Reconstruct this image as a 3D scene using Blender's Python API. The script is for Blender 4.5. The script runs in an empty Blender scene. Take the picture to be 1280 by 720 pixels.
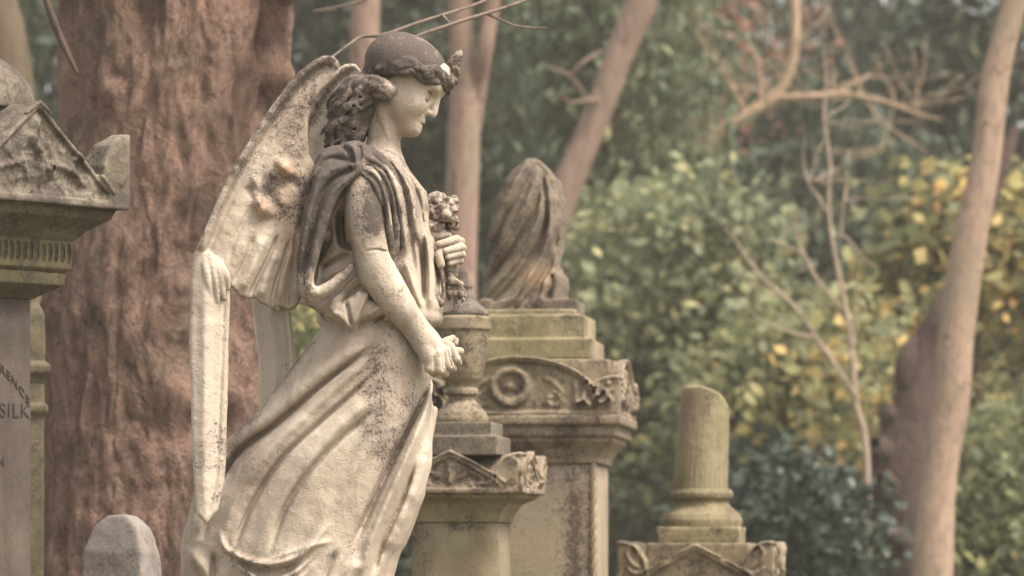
import bpy, bmesh, math, random
import numpy as np
from mathutils import Vector, Matrix

random.seed(7)
RNG = np.random.default_rng(7)
F32 = np.float32
scene = bpy.context.scene
COL = scene.collection
FPX = 6000.0        # focal length expressed in photo pixels (1280 wide)
EYE = 1.6           # eye height

def P(px, py, dist):
    """a point seen at photo pixel (px, py) standing `dist` metres away"""
    return Vector(((px - 640) * dist / FPX, dist, EYE + (720 - py) * dist / FPX))

# ------------------------------------------------------------------ object helpers
def link(o, parent=None):
    COL.objects.link(o)
    if parent is not None:
        o.parent = parent
    return o

def tag(o, label=None, cat=None, group=None, kind=None):
    if label: o['label'] = label
    if cat: o['category'] = cat
    if group: o['group'] = group
    if kind: o['kind'] = kind
    return o

def empty(name, loc, label, cat, rz=0.0, group=None):
    o = bpy.data.objects.new(name, None)
    o.empty_display_size = 0.2
    o.location = loc
    o.rotation_euler = (0, 0, rz)
    link(o)
    return tag(o, label, cat, group)

def mesh_np(name, V, faces, mats, parent=None, smooth=True, attrs=None, nv=4, mat_idx=None):
    """mesh from numpy vertex and quad (or tri) arrays"""
    me = bpy.data.meshes.new(name)
    V = np.ascontiguousarray(V, dtype=F32)
    faces = np.ascontiguousarray(faces, dtype=np.int32)
    n = len(faces)
    me.vertices.add(len(V)); me.vertices.foreach_set('co', V.ravel())
    me.loops.add(n * nv); me.loops.foreach_set('vertex_index', faces.ravel())
    me.polygons.add(n)
    me.polygons.foreach_set('loop_start', np.arange(0, n * nv, nv, dtype=np.int32))
    me.polygons.foreach_set('loop_total', np.full(n, nv, dtype=np.int32))
    if smooth:
        me.polygons.foreach_set('use_smooth', np.ones(n, dtype=bool))
    for m in (mats if isinstance(mats, (list, tuple)) else [mats]):
        me.materials.append(m)
    if mat_idx is not None:
        me.polygons.foreach_set('material_index', mat_idx.astype(np.int32))
    me.update(calc_edges=True)
    for k, (dom, a) in (attrs or {}).items():
        at = me.attributes.new(k, 'FLOAT', dom)
        at.data.foreach_set('value', np.ascontiguousarray(a, dtype=F32))
    me.validate()
    o = bpy.data.objects.new(name, me)
    return link(o, parent)

# ------------------------------------------------------------------ noise
_T = np.random.default_rng(3).random((64, 64, 64)).astype(F32)
def vnoise(x, y, z):
    x, y, z = np.broadcast_arrays(x, y, z)
    out = None
    xi = np.floor(x).astype(np.int32); yi = np.floor(y).astype(np.int32); zi = np.floor(z).astype(np.int32)
    fx = (x - xi).astype(F32); fy = (y - yi).astype(F32); fz = (z - zi).astype(F32)
    fx = fx*fx*(3-2*fx); fy = fy*fy*(3-2*fy); fz = fz*fz*(3-2*fz)
    x0 = xi & 63; x1 = (xi+1) & 63; y0 = yi & 63; y1 = (yi+1) & 63; z0 = zi & 63; z1 = (zi+1) & 63
    a = _T[x0,y0,z0]*(1-fx)+_T[x1,y0,z0]*fx
    b = _T[x0,y1,z0]*(1-fx)+_T[x1,y1,z0]*fx
    c = _T[x0,y0,z1]*(1-fx)+_T[x1,y0,z1]*fx
    d = _T[x0,y1,z1]*(1-fx)+_T[x1,y1,z1]*fx
    return ((a*(1-fy)+b*fy)*(1-fz)+(c*(1-fy)+d*fy)*fz)*2-1
def fbm(x, y, z, s, o=3, seed=0.0):
    r = 0; a = 1.0; t = 0
    for i in range(o):
        r = r + a*vnoise(x/s+seed+i*7.3, y/s+seed*1.7+i*3.1, z/s+seed*.6+i*5.7)
        t += a; a *= .5; s *= .5
    return r/t

# ------------------------------------------------------------------ sculpting on a distance grid
def smin(a, b, k):
    if k <= 0: return np.minimum(a, b)
    h = np.maximum(k-np.abs(a-b), 0)/k
    return np.minimum(a, b)-h*h*(k*.25)
def smax(a, b, k): return -smin(-a, -b, k)

def poly_sd(x, y, pts):
    """signed distance to a 2D polygon (negative inside)"""
    d = None; s = None
    n = len(pts)
    for i in range(n):
        ax, ay = pts[i]; bx, by = pts[(i+1) % n]
        ex, ey = bx-ax, by-ay
        wx, wy = x-ax, y-ay
        t = np.clip((wx*ex+wy*ey)/max(ex*ex+ey*ey, 1e-9), 0, 1)
        dd = (wx-ex*t)**2+(wy-ey*t)**2
        d = dd if d is None else np.minimum(d, dd)
        c = ((ay > y) != (by > y)) & (x < (ex*(y-ay)/(ey if abs(ey) > 1e-9 else 1e-9)+ax))
        s = c if s is None else s ^ c
    d = np.sqrt(d)
    return np.where(s, -d, d)

def spline(pts, n=8):
    """catmull-rom through points (any dimension)"""
    p = [np.array(q, float) for q in pts]
    if len(p) < 3:
        return np.array([p[0]+(p[1]-p[0])*t for t in np.linspace(0, 1, n+1)])
    p = [2*p[0]-p[1]]+p+[2*p[-1]-p[-2]]
    out = []
    for i in range(1, len(p)-2):
        for t in np.linspace(0, 1, n, endpoint=False):
            a, b, c, d = p[i-1], p[i], p[i+1], p[i+2]
            out.append(.5*((2*b)+(-a+c)*t+(2*a-5*b+4*c-d)*t*t+(-a+3*b-3*c+d)*t**3))
    out.append(p[-2])
    return np.array(out)

class Sculpt:
    """a block of stone: a signed distance field on a regular grid, axes (x, y, z)"""
    def __init__(s, lo, hi, h):
        s.lo = np.array(lo, float); s.h = float(h)
        s.n = np.ceil((np.array(hi)-s.lo)/h).astype(int)+1
        s.f = np.full(s.n, 1e3, dtype=F32)
        s.ax = [(s.lo[i]+h*np.arange(s.n[i])).astype(F32) for i in range(3)]
    def xyz(s, sl=None):
        sl = sl or (slice(None),)*3
        return (s.ax[0][sl[0]][:, None, None], s.ax[1][sl[1]][None, :, None], s.ax[2][sl[2]][None, None, :])
    def sub(s, lo, hi, pad):
        r = []
        for i in range(3):
            a = int(np.floor((lo[i]-pad-s.lo[i])/s.h)); b = int(np.ceil((hi[i]+pad-s.lo[i])/s.h))+1
            r.append(slice(max(a, 0), max(min(b, s.n[i]), 0)))
        return tuple(r)
    def op(s, fn, lo, hi, k=0, mode='u', pad=None):
        sl = s.sub(lo, hi, (k+3*s.h) if pad is None else pad)
        if any(q.stop <= q.start for q in sl): return
        g = fn(*s.xyz(sl)).astype(F32)
        if mode == 'u': s.f[sl] = smin(s.f[sl], g, k)
        elif mode == 'd': s.f[sl] = smax(s.f[sl], -g, k)
        elif mode == 'i': s.f[sl] = smax(s.f[sl], g, k)
        elif mode == '+': s.f[sl] = s.f[sl]+g
    def ell(s, c, r, R=None, k=0, mode='u'):
        c = np.array(c, float); m = max(r)
        A = np.eye(3) if R is None else np.array(R, float)
        def fn(x, y, z):
            dx, dy, dz = x-F32(c[0]), y-F32(c[1]), z-F32(c[2])
            q = [(dx*F32(A[i][0])+dy*F32(A[i][1])+dz*F32(A[i][2]))/F32(r[i]) for i in range(3)]
            k0 = np.sqrt(q[0]**2+q[1]**2+q[2]**2)
            k1 = np.sqrt((q[0]/r[0])**2+(q[1]/r[1])**2+(q[2]/r[2])**2)+1e-6
            return k0*(k0-1)/k1
        e = m if R is not None else np.array(r)
        s.op(fn, c-e, c+e, k, mode)
    def cone(s, a, b, ra, rb, k=0, mode='u', sq=None):
        a = np.array(a, float); b = np.array(b, float); m = max(ra, rb); e = b-a; L = max(float(e@e), 1e-6)
        def fn(x, y, z):
            wx, wy, wz = x-F32(a[0]), y-F32(a[1]), z-F32(a[2])
            t = np.clip((wx*F32(e[0])+wy*F32(e[1])+wz*F32(e[2]))/F32(L), 0, 1)
            d = np.sqrt((wx-F32(e[0])*t)**2+(wy-F32(e[1])*t)**2+(wz-F32(e[2])*t)**2)
            return d-(F32(ra)+F32(rb-ra)*t)
        s.op(fn, np.minimum(a, b)-m, np.maximum(a, b)+m, k, mode)
    def tube(s, pts, rad, k=0, n=5, mode='u'):
        q = spline([tuple(p)+(r,) for p, r in zip(pts, rad)], n)
        for i in range(len(q)-1):
            s.cone(q[i][:3], q[i+1][:3], q[i][3], q[i+1][3], k if i == 0 else min(k, 2), mode)
    def box(s, c, r, rnd=2, k=0, mode='u'):
        c = np.array(c, float); r = np.array(r, float)
        def fn(x, y, z):
            qx, qy, qz = np.abs(x-c[0])-r[0]+rnd, np.abs(y-c[1])-r[1]+rnd, np.abs(z-c[2])-r[2]+rnd
            return np.sqrt(np.maximum(qx, 0)**2+np.maximum(qy, 0)**2+np.maximum(qz, 0)**2)+np.minimum(np.maximum(qx, np.maximum(qy, qz)), 0)-rnd
        s.op(fn, c-r, c+r, k, mode)
    def rough(s, amp, size, o=3, seed=0.0):
        x, y, z = s.xyz()
        near = np.abs(s.f) < amp*3+3*s.h
        ix = np.nonzero(near)
        s.f[ix] += F32(amp)*fbm(s.ax[0][ix[0]], s.ax[1][ix[1]], s.ax[2][ix[2]], size, o, seed).astype(F32)
    def nets(s):
        f = s.f
        S = f < 0
        c = np.zeros(tuple(q-1 for q in f.shape), np.uint8)
        for i in (0, 1):
            for j in (0, 1):
                for k in (0, 1):
                    c += S[i:f.shape[0]-1+i, j:f.shape[1]-1+j, k:f.shape[2]-1+k]
        act = (c > 0) & (c < 8)
        I = np.argwhere(act)
        idx = np.full(act.shape, -1, np.int32); idx[act] = np.arange(len(I))
        pos = np.zeros((len(I), 3), F32); cnt = np.zeros(len(I), F32)
        corners = [(i, j, k) for i in (0, 1) for j in (0, 1) for k in (0, 1)]
        val = {q: f[I[:, 0]+q[0], I[:, 1]+q[1], I[:, 2]+q[2]] for q in corners}
        for a in corners:
            for d in range(3):
                if a[d]: continue
                b = list(a); b[d] = 1; b = tuple(b)
                fa, fb = val[a], val[b]
                m = (fa < 0) != (fb < 0)
                t = np.where(m, fa/np.where(m, fa-fb, 1), 0)
                p = np.tile(np.array(a, F32), (len(I), 1)); p[:, d] = t
                pos[m] += p[m]; cnt[m] += 1
        V = s.lo+(I+pos/cnt[:, None])*s.h
        quads = []
        for d in range(3):
            sl0 = [slice(1, -1)]*3; sl1 = [slice(1, -1)]*3
            sl0[d] = slice(0, -1); sl1[d] = slice(1, None)
            A = S[tuple(sl0)]; B = S[tuple(sl1)]
            for flip in (0, 1):
                E = np.argwhere((A & ~B) if flip == 0 else (~A & B))
                if not len(E): continue
                base = E.copy()
                for q in range(3):
                    if q != d: base[:, q] += 1
                u, v = (d+1) % 3, (d+2) % 3
                def cell(du, dv):
                    q = base.copy(); q[:, u] -= du; q[:, v] -= dv
                    return idx[q[:, 0], q[:, 1], q[:, 2]]
                Q = [cell(1, 1), cell(0, 1), cell(0, 0), cell(1, 0)]
                if flip: Q = Q[::-1]
                quads.append(np.stack(Q, 1))
        Q = np.concatenate(quads)
        Q = Q[(Q >= 0).all(1)]
        return V, Q

def relax(V, Q, it=2, lam=.5):
    """a little smoothing of a quad mesh"""
    V = V.copy(); n = len(V)
    E = np.concatenate([Q[:, [0, 1]], Q[:, [1, 2]], Q[:, [2, 3]], Q[:, [3, 0]]])
    deg = np.bincount(E.ravel(), minlength=n).astype(float)
    deg[deg == 0] = 1
    for _ in range(it):
        A = np.zeros_like(V)
        for c in range(3):
            A[:, c] = np.bincount(E[:, 0], V[E[:, 1], c], n)+np.bincount(E[:, 1], V[E[:, 0], c], n)
        V += lam*(A/deg[:, None]-V)
    return V

class Relief:
    """height drawn over the (x, z) plane of a Sculpt: chisel strokes"""
    def __init__(s, sc, axes=(0, 2)):
        s.a, s.b = sc.ax[axes[0]], sc.ax[axes[1]]
        s.x, s.z = s.a[:, None], s.b[None, :]
        s.H = np.zeros((len(s.a), len(s.b)), F32)
    def stroke(s, pts, w, h, sharp=2.0, taper=True, n=6, w1=None):
        q = spline(pts, n)
        m = max(w, w1 or w)*3.2
        x0, x1 = q[:, 0].min()-m, q[:, 0].max()+m; z0, z1 = q[:, 1].min()-m, q[:, 1].max()+m
        i0, i1 = np.searchsorted(s.a, [x0, x1]); j0, j1 = np.searchsorted(s.b, [z0, z1])
        if i1 <= i0 or j1 <= j0: return
        X, Z = s.a[i0:i1][:, None], s.b[j0:j1][None, :]
        best = np.full((i1-i0, j1-j0), 1e6, F32); tt = np.zeros_like(best)
        N = len(q)-1
        for i in range(N):
            ex, ez = q[i+1]-q[i]
            L = max(ex*ex+ez*ez, 1e-9)
            t = np.clip(((X-q[i][0])*ex+(Z-q[i][1])*ez)/L, 0, 1)
            d = (X-q[i][0]-ex*t)**2+(Z-q[i][1]-ez*t)**2
            m = d < best
            best = np.where(m, d, best); tt = np.where(m, (i+t)/N, tt)
        W = w+(((w1 if w1 is not None else w)-w)*tt)
        A = h*np.exp(-(np.sqrt(best)/W)**sharp)
        if taper:
            A = A*np.clip(np.minimum(tt, 1-tt)*6+.15, 0, 1)
        s.H[i0:i1, j0:j1] += A
    def poly(s, pts, h, soft=3.0):
        d = poly_sd(s.x, s.z, pts)
        s.H += (h*np.clip(.5-d/soft, 0, 1)).astype(F32)
    def noise(s, amp, size, o=3, seed=0.0, pts=None):
        m = 1.0 if pts is None else np.clip(.5-poly_sd(s.x, s.z, pts)/4, 0, 1)
        s.H += (amp*fbm(s.x, np.zeros((1, 1), F32)+seed, s.z, size, o, seed)*m).astype(F32)

# ------------------------------------------------------------------ materials
def new_mat(name):
    m = bpy.data.materials.new(name); m.use_nodes = True
    nt = m.node_tree
    return m, nt, nt.nodes['Principled BSDF']
def N(nt, t, **kw):
    n = nt.nodes.new(t)
    for k, v in kw.items():
        if k.startswith('i_'):
            n.inputs[k[2:].replace('_', ' ')].default_value = v
        else: setattr(n, k, v)
    return n
def ramp(nt, fac, stops):
    r = nt.nodes.new('ShaderNodeValToRGB')
    e = r.color_ramp.elements
    while len(e) < len(stops): e.new(.5)
    for q, (p, c) in zip(e, stops):
        q.position = p; q.color = (c[0], c[1], c[2], 1) if not isinstance(c, (int, float)) else (c, c, c, 1)
    nt.links.new(fac, r.inputs[0])
    return r.outputs[0]
def noise(nt, scale, detail=5, rough=.6, vec=None, dist=0.0):
    n = N(nt, 'ShaderNodeTexNoise'); n.inputs['Scale'].default_value = scale
    n.inputs['Detail'].default_value = detail; n.inputs['Roughness'].default_value = rough
    n.inputs['Distortion'].default_value = dist
    if vec is not None: nt.links.new(vec, n.inputs['Vector'])
    return n.outputs['Fac']
def mixc(nt, fac, a, b):
    m = nt.nodes.new('ShaderNodeMix'); m.data_type = 'RGBA'
    for sock, v in ((m.inputs[0], fac), (m.inputs[6], a), (m.inputs[7], b)):
        if hasattr(v, 'is_output'): nt.links.new(v, sock)
        elif isinstance(v, (int, float)): sock.default_value = v
        else: sock.default_value = (v[0], v[1], v[2], 1)
    return m.outputs[2]
def math_(nt, op, a, b=0.0, c=None, clamp=False):
    m = nt.nodes.new('ShaderNodeMath'); m.operation = op; m.use_clamp = clamp
    for i, v in enumerate((a, b, c)):
        if v is None: continue
        if hasattr(v, 'is_output'): nt.links.new(v, m.inputs[i])
        else: m.inputs[i].default_value = v
    return m.outputs[0]
def attr(nt, name):
    a = nt.nodes.new('ShaderNodeAttribute'); a.attribute_name = name
    return a.outputs['Fac']
def wpos(nt, scale=(1, 1, 1)):
    t = nt.nodes.new('ShaderNodeTexCoord')
    m = nt.nodes.new('ShaderNodeMapping'); m.inputs['Scale'].default_value = scale
    nt.links.new(t.outputs['Object'], m.inputs['Vector'])
    return m.outputs[0]
def bump(nt, bsdf, h, strength, dist=.004, prev=None):
    b = nt.nodes.new('ShaderNodeBump'); b.inputs['Strength'].default_value = strength
    b.inputs['Distance'].default_value = dist
    nt.links.new(h, b.inputs['Height'])
    if prev is not None: nt.links.new(prev, b.inputs['Normal'])
    nt.links.new(b.outputs[0], bsdf.inputs['Normal'])
    return b.outputs[0]

def stone_mat(name, base, base2, dark, moss, scale=1.0, stain_gain=1.0, moss_amt=.45, bumps=.5, dark_bias=0.0):
    """weathered carved stone; per-vertex attributes: stain (soot, lichen and other darkening), pale, warm (orange lichen)"""
    m, nt, b = new_mat(name)
    co = wpos(nt)
    n1 = noise(nt, 6*scale, 6, .65, co)
    n2 = noise(nt, 34*scale, 6, .72, co)
    n3 = noise(nt, 150*scale, 4, .75, co)
    n4 = noise(nt, 2.6*scale, 3, .55, co)
    col = mixc(nt, ramp(nt, n1, [(.36, 0.0), (.66, 1.0)]), base, base2)
    col = mixc(nt, math_(nt, 'MULTIPLY', ramp(nt, n4, [(.45, 0.0), (.7, 1.0)]), moss_amt), col, moss)
    cs = wpos(nt, (1, 1, .3))
    n5 = noise(nt, 13*scale, 6, .7, cs, .6)
    col = mixc(nt, math_(nt, 'MULTIPLY', ramp(nt, n5, [(.44, 0.0), (.66, 1.0)]), .55), col, (base2[0]*.52, base2[1]*.48, base2[2]*.45))
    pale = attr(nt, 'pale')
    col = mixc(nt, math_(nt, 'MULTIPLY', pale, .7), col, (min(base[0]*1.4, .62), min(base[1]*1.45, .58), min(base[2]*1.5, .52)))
    warm = attr(nt, 'warm')
    col = mixc(nt, math_(nt, 'MULTIPLY', warm, ramp(nt, n2, [(.3, .35), (.6, 1.0)])), col, (.46, .27, .15))
    # speckled dark growth: the attribute moves the threshold of a fine noise
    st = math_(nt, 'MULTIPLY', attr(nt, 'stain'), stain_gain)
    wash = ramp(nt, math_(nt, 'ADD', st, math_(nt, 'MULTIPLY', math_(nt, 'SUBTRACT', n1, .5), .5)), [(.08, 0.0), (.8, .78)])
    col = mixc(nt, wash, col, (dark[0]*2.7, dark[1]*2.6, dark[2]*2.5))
    nn = math_(nt, 'ADD', math_(nt, 'MULTIPLY', n2, .68), math_(nt, 'MULTIPLY', n1, .32))
    nn = math_(nt, 'ADD', nn, math_(nt, 'MULTIPLY', math_(nt, 'SUBTRACT', n3, .5), .95))
    th = math_(nt, 'ADD', nn, math_(nt, 'MULTIPLY', st, .34))
    k = ramp(nt, th, [(.60-dark_bias, 0.0), (.75-dark_bias, 1.0)])
    dcol = mixc(nt, n3, dark, (dark[0]*1.7, dark[1]*1.65, dark[2]*1.6))
    col = mixc(nt, math_(nt, 'MULTIPLY', k, .9), col, dcol)
    # tiny pits
    v = N(nt, 'ShaderNodeTexVoronoi'); v.inputs['Scale'].default_value = 95*scale
    nt.links.new(co, v.inputs['Vector'])
    pit = ramp(nt, v.outputs['Distance'], [(.05, 0.0), (.32, 1.0)])
    col = mixc(nt, math_(nt, 'MULTIPLY', math_(nt, 'SUBTRACT', 1.0, pit), ramp(nt, n1, [(.5, 0.0), (.7, .45)])), col, dark)
    nt.links.new(col, b.inputs['Base Color'])
    b.inputs['Roughness'].default_value = .88
    b.inputs['Specular IOR Level'].default_value = .25
    h = math_(nt, 'ADD', math_(nt, 'MULTIPLY', n2, .8), math_(nt, 'MULTIPLY', n3, .5))
    h = math_(nt, 'ADD', h, math_(nt, 'MULTIPLY', pit, .25))
    bump(nt, b, h, bumps, .006)
    return m
# ================================================================== the angel
ANGEL_D = 12.0
SC = ANGEL_D/FPX                       # metres per photo pixel at the angel
ORG = Vector(((420-640)*SC, ANGEL_D, 0.0))

def q3(u, v, d): return (u, d, -v)
def uv(*pts): return [(a, -b) for a, b in pts]

def to_local(V):
    W = np.empty_like(V)
    W[:, 0] = (V[:, 0]-420)*SC
    W[:, 1] = V[:, 1]*SC
    W[:, 2] = EYE+(720+V[:, 2])*SC
    return W

def gauss(V, u, v, ru, rv, d=None, rd=40):
    g = ((V[:, 0]-u)/ru)**2+((-V[:, 2]-v)/rv)**2
    if d is not None: g = g+((V[:, 1]-d)/rd)**2
    return np.exp(-g)

def finish(name, sc, mat, parent, stain=None, pale=None, warm=None, it=1, label=None):
    V, Q = sc.nets()
    V = relax(V, Q, it)
    z = np.zeros(len(V))
    A = {'stain': ('POINT', stain(V) if stain else z), 'pale': ('POINT', pale(V) if pale else z),
         'warm': ('POINT', warm(V) if warm else z)}
    o = mesh_np(name, to_local(V), Q, mat, parent, attrs=A)
    if label: o['label'] = label
    return o

M_ANGEL = stone_mat('weathered_marble', (.43, .360, .285), (.32, .255, .197), (.043, .035, .030), (.25, .22, .155), 1.0, 1.05, .4, .55)

angel = empty('angel_statue', ORG, 'weathered pale stone angel with bowed head and one raised wing clutching flowers to its chest', 'statue')

def lookup(v, table):
    """interpolate the rows (v, a, b, c...) smoothly"""
    t = np.array(table, float)
    return [np.interp(v, t[:, 0], t[:, i]).astype(F32) for i in range(1, t.shape[1])]

# ------------------------------------------------------------------ body: head, neck, arms, hands in one surface
def build_body():
    s = Sculpt((426, -134, -482), (588, 112, -40), 0.85)
    ef = np.array([.863, 0, -.505]); eb = np.array([-.505, 0, -.863]); es = np.array([0, 1.0, 0])
    yaw = math.radians(9)
    f2 = ef*math.cos(yaw)-es*math.sin(yaw); s2 = es*math.cos(yaw)+ef*math.sin(yaw)
    O = np.array([508, 0, -95.])
    R = np.stack([f2, s2, eb])
    def H(a, b, t=0.0): return O+f2*a+eb*b+s2*t
    def he(a, b, t, r, k=0, mode='u', rot=None): s.ell(H(a, b, t), r, R if rot is None else rot, k, mode)
    # skull and face
    he(-3, -9, 0, (49, 39, 39))
    he(13, 14, 0, (35, 33, 46), 12)
    s.cone(H(13, 36, 0), H(40, 51.5, 0), 20, 9.5, 14)                       # jaw to chin
    for t in (-1, 1):
        s.cone(H(7, 31, 24*t), H(38, 52, 5*t), 10, 7.5, 12)                  # jaw line
        he(29, 25, 19*t, (14, 13, 15), 12)                                   # cheek
        he(41.5, -3.0, 14*t, (6.5, 14, 5), 8)                                  # brow ridge
    he(40, -16, 0, (10, 25, 19), 12)                                           # forehead
    # nose: Greek bridge straight from the brow
    s.tube([H(43.5, -8), H(47.2, 3), H(50.6, 14), H(54.0, 24)], [5.2, 4.2, 4.2, 4.6], 6)
    he(51.5, 26.0, 0, (6.3, 5.6, 3.8), 3)
    for t in (-1, 1):
        he(46.3, 26.6, 5.8*t, (5.4, 3.6, 3.9), 3)                             # nostril wings
    for t in (-1, 1):
        he(45.5, 10.0, 17.5*t, (7.6, 10.0, 7.0), 5, 'd')                       # eye socket
        he(32.8, 11.0, 16.0*t, (8.8, 10.0, 8.6), 2.0)                          # eyeball under a lowered lid
        s.tube([H(41.3, 15.0, 10*t), H(41.2, 17.2, 14*t), H(39.8, 17.6, 19*t), H(36.6, 16.4, 24*t)], [1.0, 1.7, 2.2, 2.0], 1.0, mode='d')   # lash line
        s.tube([H(40.4, 19.6, 10*t), H(39.4, 21.0, 16*t), H(36.8, 19.6, 23*t)], [1.2, 1.7, 1.2], 2.0)                                     # lower lid
        s.tube([H(41.2, 5.0, 10*t), H(40.2, 3.6, 16*t), H(36.6, 5.4, 24*t)], [.8, 1.2, .9], 1.2, mode='d')                                # crease of the upper lid
    # mouth
    he(44.0, 37.0, 0, (4.5, 10, 8), 5)
    s.tube([H(40, 41.5, 10.5), H(46.0, 39.6, 5), H(47.2, 39.4, 0), H(46.0, 39.6, -5), H(40, 41.5, -10.5)], [1.3, 2.5, 2.7, 2.5, 1.3], 2.2)
    s.tube([H(40, 43.2, 9), H(45.0, 46.0, 4), H(46.0, 46.2, 0), H(45.0, 46.0, -4), H(40, 43.2, -9)], [1.3, 2.5, 2.8, 2.5, 1.3], 2.2)
    s.tube([H(41.5, 42.2, 11), H(48.2, 42.7, 4), H(49.3, 42.6, 0), H(48.2, 42.7, -4), H(41.5, 42.2, -11)], [.5, .6, .6, .6, .5], 1.0, mode='d')
    s.tube([H(50.5, 34.0, 0), H(49.5, 30.5, 0)], [1.4, 1.2], 1.5, mode='d')
    he(47.4, 50.6, 0, (3.2, 7.5, 2.6), 3, 'd')                                  # dip under the lip
    he(42.0, 54.5, 0, (7.6, 8.5, 7.2), 6)                                       # chin
    # neck and upper chest
    s.tube([q3(482, 128, 2), q3(480, 158, 1), q3(479, 184, 1), q3(474, 208, 2)], [25, 20.5, 21, 29], 9)
    s.tube([q3(476, 140, -21), q3(486, 175, -16), q3(498, 203, -5)], [3, 3, 2], 9)
    s.ell(q3(500, 157, 0), (13, 15, 13), k=9)
    s.ell(q3(474, 232, 2), (40, 88, 34), k=22)
    # near arm
    s.tube([q3(461, 234, -86), q3(459, 262, -94), q3(461, 290, -100), q3(468, 328, -102), q3(473, 343, -101)], [25, 25.5, 23.5, 20.5, 21], 10)
    s.tube([q3(472, 340, -101), q3(484, 362, -99), q3(499, 385, -95), q3(515, 406, -88), q3(525, 420, -84)], [21, 22, 20, 16.3, 15], 6)
    s.ell(q3(469, 350, -98), (17, 18, 17), k=8)
    # hand, back towards the viewer, fingers curled under
    s.tube([q3(524, 418, -84), q3(535, 433, -82), q3(544, 444, -78)], [15.3, 17.5, 14.5], 5)
    s.tube([q3(530, 426, -88), q3(536, 446, -90), q3(540, 456, -86)], [9, 10.5, 8.5], 5)
    fingers = [((538, 448, -92), (538.5, 464, -91), (545, 469, -77), (541, 459, -68)),
               ((548.5, 446, -90), (550.5, 465, -89), (557, 469, -73), (551, 458, -64)),
               ((557, 443, -84), (561, 460, -83), (566, 463, -68), (559, 452, -60)),
               ((563, 437, -77), (571, 452, -75), (573, 456, -62), (565, 447, -54))]
    rr = [(7.4, 6.6, 5.8, 5), (7.0, 6.6, 6, 5), (7, 6.4, 5.8, 5), (6.6, 5.8, 5.2, 4.6)]
    for f, r in zip(fingers, rr):
        s.cone(q3(*f[0]), q3(*f[1]), r[0], r[1], 2.0)
        s.cone(q3(*f[1]), q3(*f[2]), r[1], r[2], 1.0)
        s.cone(q3(*f[2]), q3(*f[3]), r[2], r[3], 1.0)
    for a, b in (((543.6, 450, -97), (544.6, 470, -95)), ((553, 447, -95), (555.5, 467, -93)), ((560.5, 442, -90), (565.5, 461, -86))):
        s.cone(q3(*a), q3(*b), .9, 1.5, 1.5, 'd')
    # broken thumb and the stub it pinches
    s.cone(q3(556, 432, -66), q3(566.5, 425.5, -60), 6, 4.2, 3)
    s.cone(q3(563, 441, -64), q3(576.5, 441.5, -58), 5.5, 4.4, 2)
    s.cone(q3(570, 432, -58), q3(571.5, 427.5, -57), 3.4, 2.6, 1.5)
    # far arm across the chest to the flowers
    s.tube([q3(474, 236, 84), q3(488, 285, 96), q3(507, 338, 92)], [25, 23, 20], 10)
    s.tube([q3(507, 338, 92), q3(534, 330, 66), q3(557, 318, 34)], [20, 18, 13], 6)
    s.ell(q3(569, 313, 10), (10.5, 17, 14), k=5)
    lf = [((576, 301.5, 6), (571, 300.5, -17), (548.5, 307.5, -31), 5.5, 4.3), ((578, 310, 5), (576, 310, -17), (557, 316, -30), 5.4, 4.4),
          ((577.5, 318.5, 4), (576, 318, -15), (560, 323, -27), 5.2, 4.2), ((575, 326, 3), (574, 325.5, -11), (562.5, 330.5, -22), 4.9, 4.0)]
    for a, b, c, r0, r1 in lf:
        s.cone(q3(*a), q3(*b), r0, r0, 1.6); s.cone(q3(*b), q3(*c), r0, r1, .8)
    s.tube([q3(560, 312, -6), q3(549, 318, -28), q3(551.5, 333, -33)], [6, 5.2, 5], 2)          # thumb
    s.tube([q3(441, 324, -122), q3(458, 323, -124), q3(474, 320.5, -122), q3(488, 322, -108)], [1, 1.3, 1.3, 1], 1.5, mode='d')   # hem cut round the arm
    # short sleeve hem standing proud of the skin
    s.rough(.45, 7, 3, 2.0)
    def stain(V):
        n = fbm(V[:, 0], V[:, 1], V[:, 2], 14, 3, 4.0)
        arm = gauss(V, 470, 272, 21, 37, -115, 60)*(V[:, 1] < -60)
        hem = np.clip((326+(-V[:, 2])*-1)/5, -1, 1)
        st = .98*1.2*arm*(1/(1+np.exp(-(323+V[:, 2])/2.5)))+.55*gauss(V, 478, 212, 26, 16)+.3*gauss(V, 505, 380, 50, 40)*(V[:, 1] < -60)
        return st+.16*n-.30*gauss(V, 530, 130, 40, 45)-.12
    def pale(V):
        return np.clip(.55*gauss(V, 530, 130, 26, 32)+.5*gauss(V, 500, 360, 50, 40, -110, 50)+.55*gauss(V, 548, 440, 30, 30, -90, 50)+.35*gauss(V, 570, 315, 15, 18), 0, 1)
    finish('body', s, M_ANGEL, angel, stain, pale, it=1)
build_body()

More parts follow.
